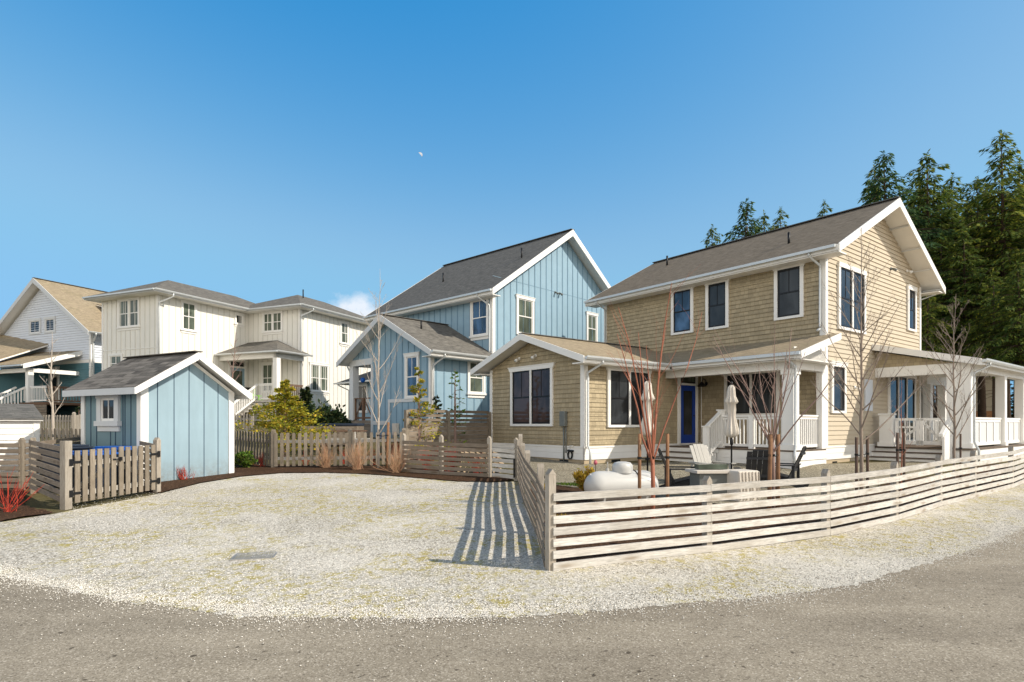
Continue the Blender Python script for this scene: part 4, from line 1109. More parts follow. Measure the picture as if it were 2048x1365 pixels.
# rear wing
a = MB(); a.box(.6,3.6,8.4,12.2,.8,3.95); a.build('wall', M['blue'], B)
pk = (2.1,8.4,5.1)
roof_slab(B, [(0.1,12.8,3.95),(0.1,8.4,3.95),(2.1,8.4,4.9),(2.1,10.9,4.9)], 'roof_dark', .05, under=.06)
roof_slab(B, [(4.1,12.8,3.95),(0.1,12.8,3.95),(2.1,10.9,4.9)], 'roof_dark', .05, under=.06)
gutter(B, (.02,8.4,3.95),(.02,12.9,3.95)); window(B, ('x',.6), 10.3, 11.4, 2.2, 3.85, 1, 'white', 'glass', 'ltrim', crown=0)
pipe(B, [(.02,12.5,3.9),(.02,12.5,3.8),(.5,12.1,3.5),(.5,12.1,1.5)], .04)
a = MB(); wb(a, ('x',.6), 11.9,12.2,1,3.9,.001,.03); a.build('corner_board', M['ltrim'], B)
o = MB().lathe([(0,-.12),(.08,-.09),(.12,0),(.08,.09),(0,.12)], 14).build('glass_float', M['bin_blue'], None, smooth=True)
P_ = B.location; 
def bw(x, y, z): 
    c, s = cos(radians(46.75)), sin(radians(46.75)); return (-.826+x*c-y*s, 25+x*s+y*c, z)
o.location = bw(-3.0, 5.2, 3.55); tag(o, 'round blue glass ball hanging in the blue house porch opening', 'ornament')

# ================================================================ WHITE HOUSE
Wd = 36; PW = 66.8
W = thing('white_house', 'large cream board-and-batten house with hipped grey roofs and a corner porch', 'house', ((600-CX)/F*Wd, Wd), radians(PW), zb=1.7)
xb, yb = -6.11, 4.23
a = MB(); a.box(0,7.5,0,5.8,1.5,8.75); a.build('wall', M['white_sid'], W)
a = MB(); a.box(xb,2.5,yb,8.9,1.5,8.75); a.build('wall', M['white_sid'], W)
a = MB()
rc = lambda u0, u1: [(u0,2.0),(u1,2.0),(u1,8.7),(u0,8.7)]
battens(a, ('x',0), rc(0,yb), .40, .2, .05, .022); battens(a, ('y',0), rc(0,7.5), .40, .25, .05, .022); battens(a, ('y',yb), rc(xb,0), .40, xb+.25, .05, .022); battens(a, ('x',xb), rc(yb,8.9), .40, yb+.25, .05, .022)
a.build('batten', M['cream_batten'], W)
a = MB(); a.box(-.03,.12,-.03,-.001,2,8.7); a.box(-.03,-.001,0,.12,2,8.7); a.box(xb-.03,xb+.1,yb-.03,yb-.001,2,8.7); a.box(xb-.03,xb-.001,yb,yb+.1,2,8.7); a.box(xb-.03,xb-.001,8.8,8.93,2,8.7); wb(a, ('x',xb), yb,8.9,5.75,5.78,.001,.03)
a.build('corner_board', M['white'], W)
def hip(root, x0, x1, y0, y1, ze, zr, m, axis='x', cut=None):
    w = (y1-y0)/2; ym = (y0+y1)/2
    A, Bq, C, Dq = (x0,y0,ze),(x1,y0,ze),(x1,y1,ze),(x0,y1,ze); E_, G_ = (x0+w,ym,zr),(x1-w,ym,zr)
    roof_slab(root, [A,Bq,G_,E_], m, .05, under=.02); roof_slab(root, [C,Dq,E_,G_], m, .05, under=.02)
    roof_slab(root, [Dq,A,E_], m, .05, under=.02); roof_slab(root, [Bq,C,G_], m, .05, under=.02)
    MB().box(x0+.02,x1-.02,y0+.02,y1-.02,ze-.2,ze-.16).build('soffit', M['white'], root)
    a = MB(); a.box(x0-.03,x0,y0-.03,y1+.03,ze-.18,ze-.05); a.box(x0,x1,y0-.03,y0,ze-.18,ze-.05); a.build('fascia', M['ltrim'], root)
hip(W, xb-.62, 4.0, yb-.62, 9.5, 8.82, 10.15, 'roof_grey')
hip(W, -.62, 9.0, -.62, 6.4, 8.80, 10.30, 'roof_grey')
gutter(W, (xb-.68,yb-.7,8.80),(-.62,yb-.7,8.80)); gutter(W, (-.7,-.7,8.78),(-.7,yb-.65,8.78)); gutter(W, (-.65,-.7,8.78),(8,-.7,8.78)); gutter(W, (xb-.7,yb-.65,8.80),(xb-.7,9.5,8.80))
pipe(W, [(xb+.4,yb-.68,8.7),(xb+.4,yb-.68,8.55),(xb+.0,yb-.1,8.2),(xb,yb-.1,7.9),(xb,yb-.1,2.2)], .045)
pipe(W, [(.4,-.68,8.7),(.4,-.68,8.55),(.0,-.1,8.2),(.0,-.1,7.9),(0,-.1,2.2)], .045)
vent_pipe(W, 2.0, 1.6, 9.9, .45)
window(W, ('x',xb), 5.69, 7.50, 6.95, 8.62, 2, 'white', 'glass_blind', 'white', crown=0, sill=True)
window(W, ('y',yb), -4.75, -3.75, 6.88, 8.60, 1, 'white', 'glass_blind', 'white', crown=0, sill=True)
window(W, ('y',yb), -1.10, -.42, 7.78, 8.52, 1, 'white', 'glass', 'white', crown=0, sill=True, hung=False)
window(W, ('x',xb), 7.1, 8.3, 4.5, 5.55, 1, 'white', 'glass_blind', 'white', crown=0)
window(W, ('x',0), 1.36, 3.0, 7.30, 8.62, 2, 'white', 'glass_blind', 'white', crown=0, sill=True)
window(W, ('y',0), 3.65, 4.55, 6.95, 8.48, 1, 'white', 'glass_blind', 'white', crown=0, sill=True)
window(W, ('y',0), .80, 2.55, 3.60, 5.42, 2, 'white', 'glass_blind', 'white', crown=.04, sill=True)
window(W, ('x',0), 2.10, 3.10, 3.55, 5.42, 1, 'white', 'glass_blind', 'white', crown=.04)
a = MB(); pl = ('y',yb)
wb(a, pl, -1.55,-1.40,2.95,5.5,.001,.06); wb(a, pl, -.35,-.20,2.95,5.5,.001,.06); wb(a, pl, -1.6,-.15,5.5,5.62,.001,.07); wb(a, pl, -1.4,-.35,5.08,5.18,.001,.06); fr = a.build('door_frame', M['white'], W)
a = MB(); 
for k in range(3): wb(a, pl, -1.38+k*.34,-1.08+k*.34,5.2,5.45,.001,.03)
a.build('pane', M['glass'], fr)
a = MB(); wb(a, pl, -1.4,-.35,2.97,5.08,.001,.04); d_ = a.build('door', M['blue'], W); a = MB(); wb(a, pl, -1.22,-.53,3.5,4.9,.041,.05); a.build('pane', M['glass_blind'], d_)
# corner porch
roof_slab(W, [(-2.45,yb,5.80),(-2.45,-.62,5.80),(-.1,1.75,6.78),(0,yb,6.78)], 'roof_grey', .05, under=.05)
roof_slab(W, [(-2.45,-.62,5.80),(.25,-.62,5.80),(.0,1.75,6.78),(-.1,1.75,6.78)], 'roof_grey', .05, under=.05)
gutter(W, (-2.53,-.7,5.79),(-2.53,yb,5.79)); gutter(W, (-2.5,-.7,5.79),(.3,-.7,5.79))
a = MB(); a.box(-2.2,-1.95,-.3,yb,5.4,5.66); a.box(-2.2,0,-.3,-.08,5.4,5.66); a.build('beam', M['white'], W)
MB().box(-2.4,-.02,-.55,yb-.02,5.67,5.70).build('ceiling', M['white'], W)
a = MB(); a.box(-2.22,-1.92,-.35,-.05,2.97,5.4); a.build('post', M['white'], W)
MB().box(-2.25,0,-.32,yb,2.85,2.97).build('porch_deck', M['wood'], W)
a = MB(); 
for k in range(6): a.box(-2.22,-2.19,-.3,yb,1.75+k*.18,1.75+k*.18+.17)
a.build('porch_skirt', M['wood'], W)
a = MB(); b = MB()
for k in range(6):
    z = 2.80-.18*(k+1)+.02; x = -2.25-.28*k; b.box(x-.3,x,1.2,yb-.1,z-.02,z+.02); b.box(x-.28,x-.26,1.2,yb-.1,z-.18,z-.02)
b.build('stairs', M['wood'], W)
a.obox((-2.2,1.15,3.9),(-4.0,1.15,2.65),.12,.08); a.obox((-2.2,1.15,3.15),(-4.0,1.15,1.95),.05,.08); a.box(-4.08,-3.94,1.08,1.22,1.6,2.85)
for k in range(14):
    x = -2.3-k*.12; z = 3.9-(-2.2-x)*.694; a.box(x-.02,x+.02,1.13,1.17,z-.75,z)
a.build('stair_railing', M['white'], W)
railing(W, (-1.9,-.2), (0,-.2), 2.97, .95, 'wood_brown', .14); railing(W, (-2.1,-.05), (-2.1,1.1), 2.97, .95, 'white', .12)
def ww(x, y, z):
    c, s = cos(radians(PW)), sin(radians(PW)); return (W.location.x+x*c-y*s, W.location.y+x*s+y*c, z)
a = MB(); a.box(-.3,.3,-.15,.15,0,.05)
for k in range(4): a.box(-.28,.28,-.14,.14,.25*k,.25*k+.03); a.box(-.25,.2,-.12,.1,.25*k+.04,.25*k+.15)
t = thing('plant_stand', 'dark shelf rack with small pots on the white house porch', 'shelf', ww(-.6,3.6,2.97), radians(PW)); a.build('shelf', M['black'], t)
t = thing('toy_chair', 'small lime green chair on the white house porch', 'chair', ww(-1.2,2.2,2.97), radians(PW+20))
a = MB(); a.box(-.2,.2,-.2,.2,.3,.34); a.box(-.2,.2,.17,.21,.34,.75); a.build('seat', M['lime'], t); a = MB()
for q in ((-.18,-.18),(.18,-.18),(-.18,.18),(.18,.18)): a.box(q[0]-.02,q[0]+.02,q[1]-.02,q[1]+.02,0,.3)
a.build('leg', M['lime'], t)

# ================================================================ FAR LEFT HOUSE
LH = thing('two_tone_house', 'gabled house with pale upper siding and teal lower siding at the left edge', 'house', ((182-CX)/F*38, 38), radians(66), zb=1.9)
K = MB(); K.prism([(.002,0,5.6),(.002,0,7.6),(.002,5.19,11.0),(.002,10.4,7.6),(.002,10.4,5.6)], (9,0,0)); K.build('wall', M['white_cool'], LH)
K = MB(); K.box(.002,9,0,10.4,1.7,5.6); K.box(-3.4,0,5.0,10.6,1.7,5.0); K.build('wall', M['teal'], LH)
a = MB(); courses(a, ('x',0), [(0,5.72),(10.4,5.72),(10.4,7.6),(5.19,11.0),(0,7.6)], .16, .032); courses(a, ('y',0), [(0,5.72),(9,5.72),(9,7.5),(0,7.5)], .16, .032); a.build('wall', M['white_cool'], LH)
a = MB(); courses(a, ('x',0), [(0,2.4),(5.0,2.4),(5.0,5.55),(0,5.55)], .16, .032); courses(a, ('y',0), [(0,2.4),(9,2.4),(9,5.55),(0,5.55)], .16, .032); courses(a, ('x',-3.4), [(5.0,2.6),(10.6,2.6),(10.6,5.0),(5,5.0)], .16, .032); a.build('wall', M['teal'], LH)
a = MB(); wb(a, ('x',0), 0,10.4,5.55,5.75,.0,.04); wb(a, ('y',0), 0,9,5.55,5.75,.0,.04); a.box(-.04,.12,-.04,0,2.2,7.6); a.box(-.04,0,0,.14,2.2,7.6); wb(a, ('x',-3.4), 5.0,10.6,2.35,2.6,.0,.04); wb(a, ('x',-3.4), 5.0,5.15,2.35,5.0,.023,.04); a.build('trim_board', M['white'], LH)
zl, rl = 7.46, 11.38
roof_slab(LH, [(-.6,5.19,rl),(-.6,-.75,zl),(9.6,-.75,zl),(9.6,5.19,rl)], 'roof_tan', .05, under=.1); roof_slab(LH, [(-.6,11.1,zl),(-.6,5.19,rl),(9.6,5.19,rl),(9.6,11.1,zl)], 'roof_tan', .05, under=.1)
for P in ([(-.77,zl),(5.19,rl+.01),(5.19,rl-.32),(-.77,zl-.26)], [(5.19,rl+.01),(11.12,zl),(11.12,zl-.26),(5.19,rl-.32)]):
    MB().prism([(-.601,y,z) for y, z in P], (-.04,0,0)).build('barge_board', M['ltrim'], LH)
MB().obox((-.62,5.19,rl+.015),(9.6,5.19,rl+.015),.26,.03).build('ridge_cap', M['roof_dark'], LH)
gutter(LH, (-.6,-.85,zl-.02),(9.6,-.85,zl-.02)); pipe(LH, [(-.2,-.85,zl-.1),(-.2,-.85,zl-.2),(.1,-.1,zl-.5),(.1,-.1,zl-.7),(.1,-.1,2.5)], .05)
# dormer
a = MB(); a.box(2.2,3.8,-.2,1.6,8.3,9.0); a.build('dormer', M['white'], LH)
roof_slab(LH, [(1.9,-.6,9.0),(4.1,-.6,9.0),(4.1,2.6,9.9),(1.9,2.6,9.9)], 'roof_tan', .06, under=.05)
for u0, u1 in ((3.74,4.98),(5.4,6.78)): window(LH, ('x',0), u0, u1, 7.72, 8.8, 1, 'white', 'glass', 'ltrim', crown=0, hung=False, t=.16, wallo=.02)
# front porch + wing roofs
roof_slab(LH, [(-4.0,11.5,5.15),(-4.0,4.6,5.15),(-.02,4.6,7.0),(-.02,11.5,8.2)], 'roof_tan', .05, under=.1)
roof_slab(LH, [(-3.3,5.6,5.25),(-3.3,.9,5.2),(0,.9,6.35),(0,5.6,6.5)], 'roof_tan', .05, under=.1)
MB().prism([(-3.32,.899,5.2),(.0,.899,6.36),(.0,.899,6.06),(-3.32,.899,4.92)], (0,-.04,0)).build('barge_board', M['white'], LH)
gutter(LH, (-4.08,4.6,5.13),(-4.08,11.5,5.13)); gutter(LH, (-3.38,.9,5.18),(-3.38,4.6,5.18))
a = MB(); a.box(-2.9,-2.6,1.2,1.5,2.9,4.95); a.build('post', M['white'], LH)
a = MB(); a.box(-2.9,0,1.2,1.45,4.75,5.0); a.box(-2.9,-2.65,1.2,5,4.75,5.0); a.build('beam', M['white'], LH)
MB().box(-2.9,0,-.6,5.0,2.75,2.9).build('porch_deck', M['wood_brown'], LH)
window(LH, ('x',-3.4), 6.6, 8.9, 2.95, 4.85, 2, 'white', 'glass_blind', 'white', crown=0, t=.16, wallo=.02)
a = MB(); wb(a, ('x',0), 3.3,3.45,2.9,5.3,.02,.07); wb(a, ('x',0), 4.35,4.5,2.9,5.3,.02,.07); wb(a, ('x',0), 3.3,4.5,5.3,5.42,.02,.07); fr = a.build('door_frame', M['white'], LH)
a = MB(); wb(a, ('x',0), 3.45,4.35,2.9,5.3,.02,.05); d_ = a.build('door', M['lgrey'], LH); a = MB(); wb(a, ('x',0), 3.6,4.2,3.8,4.7,.051,.06); a.build('pane', M['glass'], d_)
railing(LH, (-2.8,-.5), (0,-.5), 2.9, .95, 'wood_brown', .16); railing(LH, (-2.8,-.5), (-2.8,1.1), 2.9, .95, 'white', .16)
a = MB(); a.obox((-2.8,2.7,3.85),(-5.0,2.7,2.6),.14,.1); a.obox((-2.8,1.6,3.85),(-5.0,1.6,2.6),.14,.1)
for k in range(13):
    x = -2.9-k*.165; z = 3.85-(-2.8-x)*.57; a.box(x-.025,x+.025,1.57,1.63,z-.8,z); a.box(x-.025,x+.025,2.67,2.73,z-.8,z)
a.build('stair_railing', M['white'], LH)
a = MB()
for k in range(7): z = 2.8-.17*k; x = -2.9-.28*k; a.box(x-.3,x,1.6,2.7,z-.2,z)
for k in range(6): a.box(-2.88,-2.84,-.6,5,1.8+k*.16,1.8+k*.16+.14)
a.build('stairs', M['wood_grey'], LH)

DH = thing('distant_house', 'orange-brown house wall glimpsed between trunks through the right porch', 'house', (*((1966-CX)/F*46, 46),), radians(-20), zb=1.0)
a = MB(); a.box(-1.5,1.5,0,4,.5,2.6); a.build('wall', M['brick'], DH); a = MB(); a.box(-1.48,1.48,.02,3.9,2.6,5.4); a.build('wall', M['tan_lap'], DH)
roof_slab(DH, [(-1.9,-.4,5.3),(1.9,-.4,5.3),(1.9,2,6.5),(-1.9,2,6.5)], 'roof_tan', .05, under=.05); roof_slab(DH, [(-1.9,2,6.5),(1.9,2,6.5),(1.9,4.4,5.3),(-1.9,4.4,5.3)], 'roof_tan', .05, under=.05)
# small white shed by the left edge
t = thing('low_shed', 'low white clapboard shed with grey shingle roof at the left edge', 'shed', (-12.05, 15.0), radians(51), zb=.25)
a = MB(); a.box(-3.2,-.001,.001,1.8,.2,1.72); a.build('wall', M['white'], t)
a = MB(); courses(a, ('y',0), [(-3.2,.3),(0,.3),(0,1.70),(-3.2,1.70)], .15, .018); a.build('wall', M['white'], t)
a = MB(); wb(a, ('y',0), -.10,.03,.28,1.66,.0,.03); wb(a, ('y',0), -3.2,.03,1.66,1.72,.001,.035); a.build('corner_board', M['white'], t)
roof_slab(t, [(-3.4,-.12,1.73),(.10,-.12,1.73),(.10,.9,2.12),(-3.4,.9,2.12)], 'roof_dark', .04, under=.02); roof_slab(t, [(-3.4,.9,2.12),(.10,.9,2.12),(.10,1.95,1.73),(-3.4,1.95,1.73)], 'roof_dark', .04, under=.02)

# ================================================================ VEGETATION
def conifer_mesh(seed, h=22, crown0=.35, R0=3.6, droop=.35, n=9000, sparse=.0, top=1.0, leaf=.38):
    r = random.Random(seed); lf = MB(); br = MB()
    levels = int(h*(1-crown0)/.36)
    lean = r.uniform(-.02, .02)
    tot = 0
    for i in range(levels):
        f = i/levels; z = h*(crown0+(1-crown0)*f)
        rad = R0*((1-f)**.9)*r.uniform(.45, 1.2)+.22
        if f < .15: rad *= .7+f*2
        nb = max(4, int(8*(1-f)**.5+2))
        a0 = r.random()*6.3
        z_ = z
        for k in range(nb):
            if r.random() < sparse: continue
            z = min(h*.985, z_+r.uniform(-.4, .4)*(1-f)); a = a0+2*pi*k/nb+r.uniform(-.5, .5); L = rad*r.uniform(.4, 1.3)
            up = .25*(1-f)+.45*f; pts = []
            for q in range(5):
                s = q/4; pts.append(Vector((L*s*cos(a)+lean*z, L*s*sin(a), z+L*(up*s-(droop+.25*(1-f))*s*s))))
            br.tube(pts, [.05*(1-f)+.012, .035*(1-f)+.01, .02, .012, .006], 4, False)
            m = max(5, int(n*L/(levels*7*R0*.52)*7/nb*1.0))
            m = max(9, int(L*31))
            for j in range(m):
                s = (r.random()**.65)*.97+.03
                q = min(3, int(s*4)); c = pts[q].lerp(pts[q+1], s*4-q)
                side = r.choice((-1, 1)); w = (1-s*.6)*L*.34*r.random()
                c = c+Vector((-sin(a)*side*w, cos(a)*side*w, -w*.45+r.uniform(-.16, .05)))
                d = Vector((cos(a+side*r.uniform(.2, 1.1)), sin(a+side*r.uniform(.2, 1.1)), r.uniform(-.95, .10)-.5*s)).normalized()
                ln = leaf*r.uniform(.5, 1.3); wd = ln*r.uniform(.10, .22)
                nn = d.cross(Vector((r.uniform(-.6, .6), r.uniform(-.6, .6), 1))).normalized()*wd
                lf.quad(c-d*.1*ln, c+d*ln*.45+nn, c+d*ln, c+d*ln*.45-nn); tot += 1
    # leader
    for j in range(60):
        z = h*(1-.06*r.random()); a = r.random()*6.3; d = Vector((cos(a)*.6, sin(a)*.6, r.uniform(.1, .9))).normalized()*r.uniform(.15, .3)
        c = Vector((lean*z, 0, z)); nn = d.cross(Vector((0,0,1)))*.25; lf.quad(c, c+d*.5+nn, c+d, c+d*.5-nn)
    tr = MB(); tr.tube([(lean*h*s, 0, h*s) for s in (-.02, .2, .5, .8, .97)], [.26*h/22, .22*h/22, .15*h/22, .06, .015], 8)
    # dead lower limbs
    for k in range(26):
        z = h*r.uniform(.12, crown0+.05); a = r.random()*6.3; L = r.uniform(.5, 1.8)
        br.tube([(lean*z,0,z),(lean*z+L*.5*cos(a), L*.5*sin(a), z+.1),(lean*z+L*cos(a), L*sin(a), z-.25)], [.025,.015,.006], 4, False)
    return tr, br, lf
CON = []
for i, kw in enumerate((dict(h=20, crown0=.40, R0=4.2, droop=.25, leaf=.34), dict(h=22, crown0=.38, R0=4.8, droop=.45, sparse=.12, leaf=.34), dict(h=19, crown0=.42, R0=3.9, droop=.35, leaf=.33), dict(h=21, crown0=.45, R0=4.0, droop=.5, sparse=.3, leaf=.33))):
    tr, br, lf = conifer_mesh(20+i, **kw)
    e = thing('conifer_tree', 'x', 'tree', (0, 0, 0))
    tr.build('trunk', M['bark_dark'], e, smooth=True); br.build('branch', M['bark_dark'], e); lf.build('crown', M[('conifer3','conifer2','conifer','conifer2')[i]], e)
    CON.append((e, kw['h'])); e['used'] = 0
def put_conifer(kind, px, D, top, label, wide=1.0, group=None, rz=None):
    """tree whose tip is seen at photo height `top` in column px"""
    X = (px-CX)/F*D; z0 = g(X, D)-.1; hz = H+(HY-top)/F*D-z0
    e, h = CON[kind]; s = hz/h
    rz = random.uniform(0, 6.28) if rz is None else rz
    if not e['used']:
        e['used'] = 1; e.location = (X, D, z0); e.rotation_euler = (0,0,rz); e.scale = (s*wide, s*wide, s); e['label'] = label
        if group: e['group'] = group
        return e
    c = copy_thing(e, (X, D, z0), rz, label, (s*wide, s*wide, s), group); return c
FG = 'conifers of the dense wood behind the tan cottage'
put_conifer(0, 1780, 42, 300, 'dark blue-green spruce with sharp spire just right of the tan cottage roof peak', 1.15)
put_conifer(2, 1862, 44, 300, 'tall narrow spruce between the sharp spire and the tallest hemlock', 1.25)
put_conifer(1, 2012, 40, 262, 'tallest yellow-green hemlock with drooping boughs near the right edge', 1.25)
put_conifer(3, 1740, 46, 330, 'thin feathery hemlock just left of the sharp dark spruce', 1.0)
put_conifer(0, 1484, 47, 400, 'spruce tip rising over the middle of the tan cottage roof', 1.1)
put_conifer(3, 1566, 50, 412, 'small sparse hemlock top above the tan roof, right of the spruce tip', 1.05)
put_conifer(1, 1418, 50, 452, 'leaning hemlock top at the left end of the trees over the tan roof', 1.1)
put_conifer(3, 1655, 50, 398, 'sparse hemlock top above the tan roof near its peak', 1.0)
put_conifer(2, 1522, 54, 424, 'thin conifer showing between two tops over the tan roof', 1.0)
R9 = random.Random(99); fb = MB()
for k in range(26000):
    px = R9.uniform(1560, 2500); D = R9.uniform(50, 62); X = (px-CX)/F*D; hz = 3.2+1.6*sin(X*.9)+1.1*sin(X*2.3+1)
    z = g(X, D)+hz*R9.random()**1.3; c = Vector((X, D, z)); d = Vector((R9.gauss(0,1), R9.gauss(0,1), R9.gauss(0,.6))).normalized()*R9.uniform(.15, .4); nn = d.cross(Vector((R9.gauss(0,1), R9.gauss(0,1), 1))).normalized()*.09
    fb.quad(c, c+d*.5+nn, c+d, c+d*.5-nn)
tag(fb.build('forest_undergrowth', M['dark_leaf']), 'dark undergrowth filling the wood behind the right-hand porch', 'undergrowth', None, 'stuff')
for k, (px, D, top, kind) in enumerate(((1825,48,385,2),(1905,46,372,1),(1950,50,400,0),(1935,38,455,2),(2060,46,330,0),(2100,42,300,1),(1985,55,360,2),(1875,40,470,1),(2070,36,420,3),(1840,56,420,1),(1915,60,430,0),(2010,62,400,2),(2130,50,330,2),(1800,60,440,1),(2170,38,300,0),(1890,66,440,2),(1960,70,430,1),(2040,72,420,0),(1760,62,470,2),(2200,56,340,1),(1700,60,450,0),(1850,36.5,560,3),(1838,52,345,3),(1895,49,350,1),(1965,43,352,1),(1925,53,405,3),(1745,50,372,0),(2035,50,318,2),(1990,35,540,3),(2046,33,520,2))):
    put_conifer(kind, px, D, top, 'dark conifer crowded among its neighbours in the wood right of the tan cottage', 1.25, FG)
# reddish bare top among the tips
def bare_tree(name, label, cat, x, y, h, bark, seed, style='vase', trunk=.028, fork=.3, nb=9, spread=.35, twig=3, group=None, sc_=1.0, lean=(0,0), droop=0):
    r = random.Random(seed); z0 = g(x, y)
    t = thing(name, label, cat, (x, y, z0), r.random()*6.3*0, group)
    tr = MB(); br = MB()
    def limb(mb, p, d, L, rad, depth, curve):
        pts = [Vector(p)]; rs = [rad]; d = Vector(d).normalized(); nseg = 5 if depth > 0 else 3
        for i in range(nseg):
            d = (d+Vector((r.gauss(0,.07), r.gauss(0,.07), curve+r.gauss(0,.03)))).normalized()
            pts.append(pts[-1]+d*L/nseg); rs.append(rad*(1-(i+1)/nseg*.75))
        mb.tube(pts, rs, 5 if rad > .008 else 3, False)
        if depth > 0:
            for k in range(twig+int(depth)):
                s = r.uniform(.25, .95); i = min(nseg-1, int(s*nseg)); q = pts[i].lerp(pts[i+1], s*nseg-i)
                dd = (pts[i+1]-pts[i]).normalized(); a = r.random()*6.3
                sd = Vector((cos(a), sin(a), .15)); nd = (dd*.9+sd*r.uniform(.35, .8)).normalized()
                limb(br, q, nd, L*r.uniform(.22, .45)*(1.1-s*.5), max(.0022, rs[i]*.42), depth-1, curve*.8)
    if style == 'vase':
        hf = h*fork
        P = [Vector((0,0,-.1)), Vector((.01,0,hf*.5)), Vector((0,.01,hf))]
        tr.tube(P, [trunk*1.15, trunk, trunk*.95], 8)
        for k in range(nb):
            a = 2*pi*k/nb+r.uniform(-.3, .3); zz = hf*r.uniform(.82, 1.0) if k else hf
            tilt = spread*r.uniform(.4, 1.25) if k else .06
            L = (h-zz)*r.uniform(.62, 1.0)*(1.0 if k else 1.03)
            limb(br, (0,0,zz), (sin(tilt)*cos(a)+lean[0], sin(tilt)*sin(a)+lean[1], cos(tilt)), L, trunk*r.uniform(.38, .6), 1.0, .035)
    else:
        n = 10; pts = [Vector((0,0,-.1))]
        for i in range(n): pts.append(pts[-1]+Vector((r.gauss(0,.012)*h/4+lean[0]*.1, r.gauss(0,.012)*h/4, (h+.1)/n)))
        tr.tube(pts, [trunk*(1-.93*(i/n)**.9) for i in range(n+1)], 7)
        for k in range(nb):
            s = fork+(.93-fork)*((k+.5)/nb)**.95; i = min(n-1, int(s*n)); q = pts[i].lerp(pts[i+1], s*n-i)
            a = 2.4*k+r.uniform(-.4, .4); L = h*spread*(1.12-s)*r.uniform(.7, 1.15)
            limb(br, q, (cos(a)*.62, sin(a)*.62, r.uniform(.55, 1.0)), L, trunk*(1-s*.8)*.5, 1.6, .05-droop)
    tr.build('trunk', M[bark], t, smooth=True); br.build('branch', M[bark], t, smooth=True)
    return t
def stake(px, D, top, label, m='stake', w=.028, x=None, tie=None, lean=0, group='stakes tied to young trees'):
    X = (px-CX)/F*D; z0 = g(X, D); zt = H+(HY-top)/F*D-z0
    t = MB().tube([(0,0,-.1),(lean,0,zt)], w, 10).build('tree_stake', M[m], None, smooth=True, loc=(X, D, z0))
    tag(t, label, 'stake', group)
    return (X+lean*.7, D, z0+zt*.72), (X, D)
def tie(p, q, label):
    p, q = Vector(p), Vector(q); m_ = (p+q)/2+Vector((0,0,-.02))
    a = MB(); a.tube([p-p, m_-p, q-p], .010, 6); a.tube([Vector((0,0,-.02)), Vector((0,0,.02))], .036, 8); a.tube([q-p+Vector((0,0,-.02)), q-p+Vector((0,0,.02))], .034, 8)
    o = a.build('rubber_tie', M['rubber'], None, loc=tuple(p)); tag(o, label, 'tree tie', 'rubber ties holding young trees')
# tree 1: orange-red vase
def T(px, D): return ((px-CX)/F*D, D)
x, y = T(1305, 9.6)
bare_tree('young_tree', 'young bare tree with upright orange-red stems in front of the propane tank', 'tree', x, y, 3.95, 'bark_red', 5, 'vase', .034, .26, 7, .40, 4)
a_, _ = stake(1279, 9.5, 868, 'left wooden stake beside the orange-red stemmed tree'); b_, _ = stake(1335, 9.7, 868, 'right wooden stake beside the orange-red stemmed tree')
tie(a_, (x, y, a_[2]), 'black tie from left stake to the orange-red stemmed tree'); tie(b_, (x, y, b_[2]), 'black tie from right stake to the orange-red stemmed tree')
x, y = T(1546, 10.6)
bare_tree('young_tree', 'young bare pinkish tree before the porch corner post', 'tree', x, y, 3.6, 'bark_pink', 9, 'vase', .030, .34, 10, .52, 5)
a_, _ = stake(1538, 10.5, 869, 'leaning stake left of the pinkish tree by the porch corner', lean=.03, w=.036); b_, _ = stake(1556, 10.7, 869, 'stake right of the pinkish tree by the porch corner', w=.036)
tie(a_, (x, y, a_[2]), 'black tie on the leaning stake by the porch corner'); tie(b_, (x, y, b_[2]), 'black tie on the right stake by the porch corner')
x, y = T(1723, 11.8)
bare_tree('young_tree', 'tall grey bare tree with wide thin branches before the sunlit gable wall', 'tree', x, y, 5.4, 'bark_grey', 12, 'leader', .042, .21, 34, .40, 5, droop=.0)
a_, _ = stake(1713, 11.7, 875, 'dark stake left of the tall grey tree by the gable wall', 'stake_dark'); b_, _ = stake(1735, 11.9, 873, 'dark stake right of the tall grey tree by the gable wall', 'stake_dark')
tie(a_, (x, y, a_[2]), 'black tie on the left dark stake by the gable wall'); tie(b_, (x, y, b_[2]), 'black tie on the right dark stake by the gable wall')
x, y = T(1801, 12.6)
bare_tree('sapling', 'thin dark red sapling between two stakes before the porch steps', 'tree', x, y, 2.5, 'bark_red', 15, 'leader', .018, .3, 8, .25, 2)
a_, _ = stake(1795, 12.5, 866, 'left of two dark stakes in front of the porch steps', 'stake_dark'); b_, _ = stake(1808, 12.7, 867, 'right of two dark stakes in front of the porch steps', 'stake_dark')
tie(a_, (x, y, a_[2]), 'black tie on the left stake before the porch steps'); tie(b_, (x, y, b_[2]), 'black tie on the right stake before the porch steps')
x, y = T(1908, 13.8)
bare_tree('young_tree', 'bare grey-brown tree in front of the right porch corner post', 'tree', x, y, 4.5, 'bark_grey', 21, 'leader', .038, .24, 30, .40, 5)
b_, _ = stake(1921, 13.9, 868, 'single thin dark stake beside the tree at the right porch corner', 'stake_dark', .022); tie(b_, (x, y, b_[2]), 'black tie at the right porch corner tree')
x, y = T(756, 16.2)
bare_tree('young_tree', 'slender pale-barked bare tree in the mulch before the blue house wing', 'tree', x, y, 5.5, 'bark_pale', 31, 'leader', .040, .16, 20, .34, 5, droop=-.02)
b_, _ = stake(773, 16.1, 845, 'leaning grey stake beside the pale-barked tree', 'stake', .034, lean=.05); tie(b_, (x, y, b_[2]), 'black tie on the pale-barked tree')
x, y = T(106, 19.5)
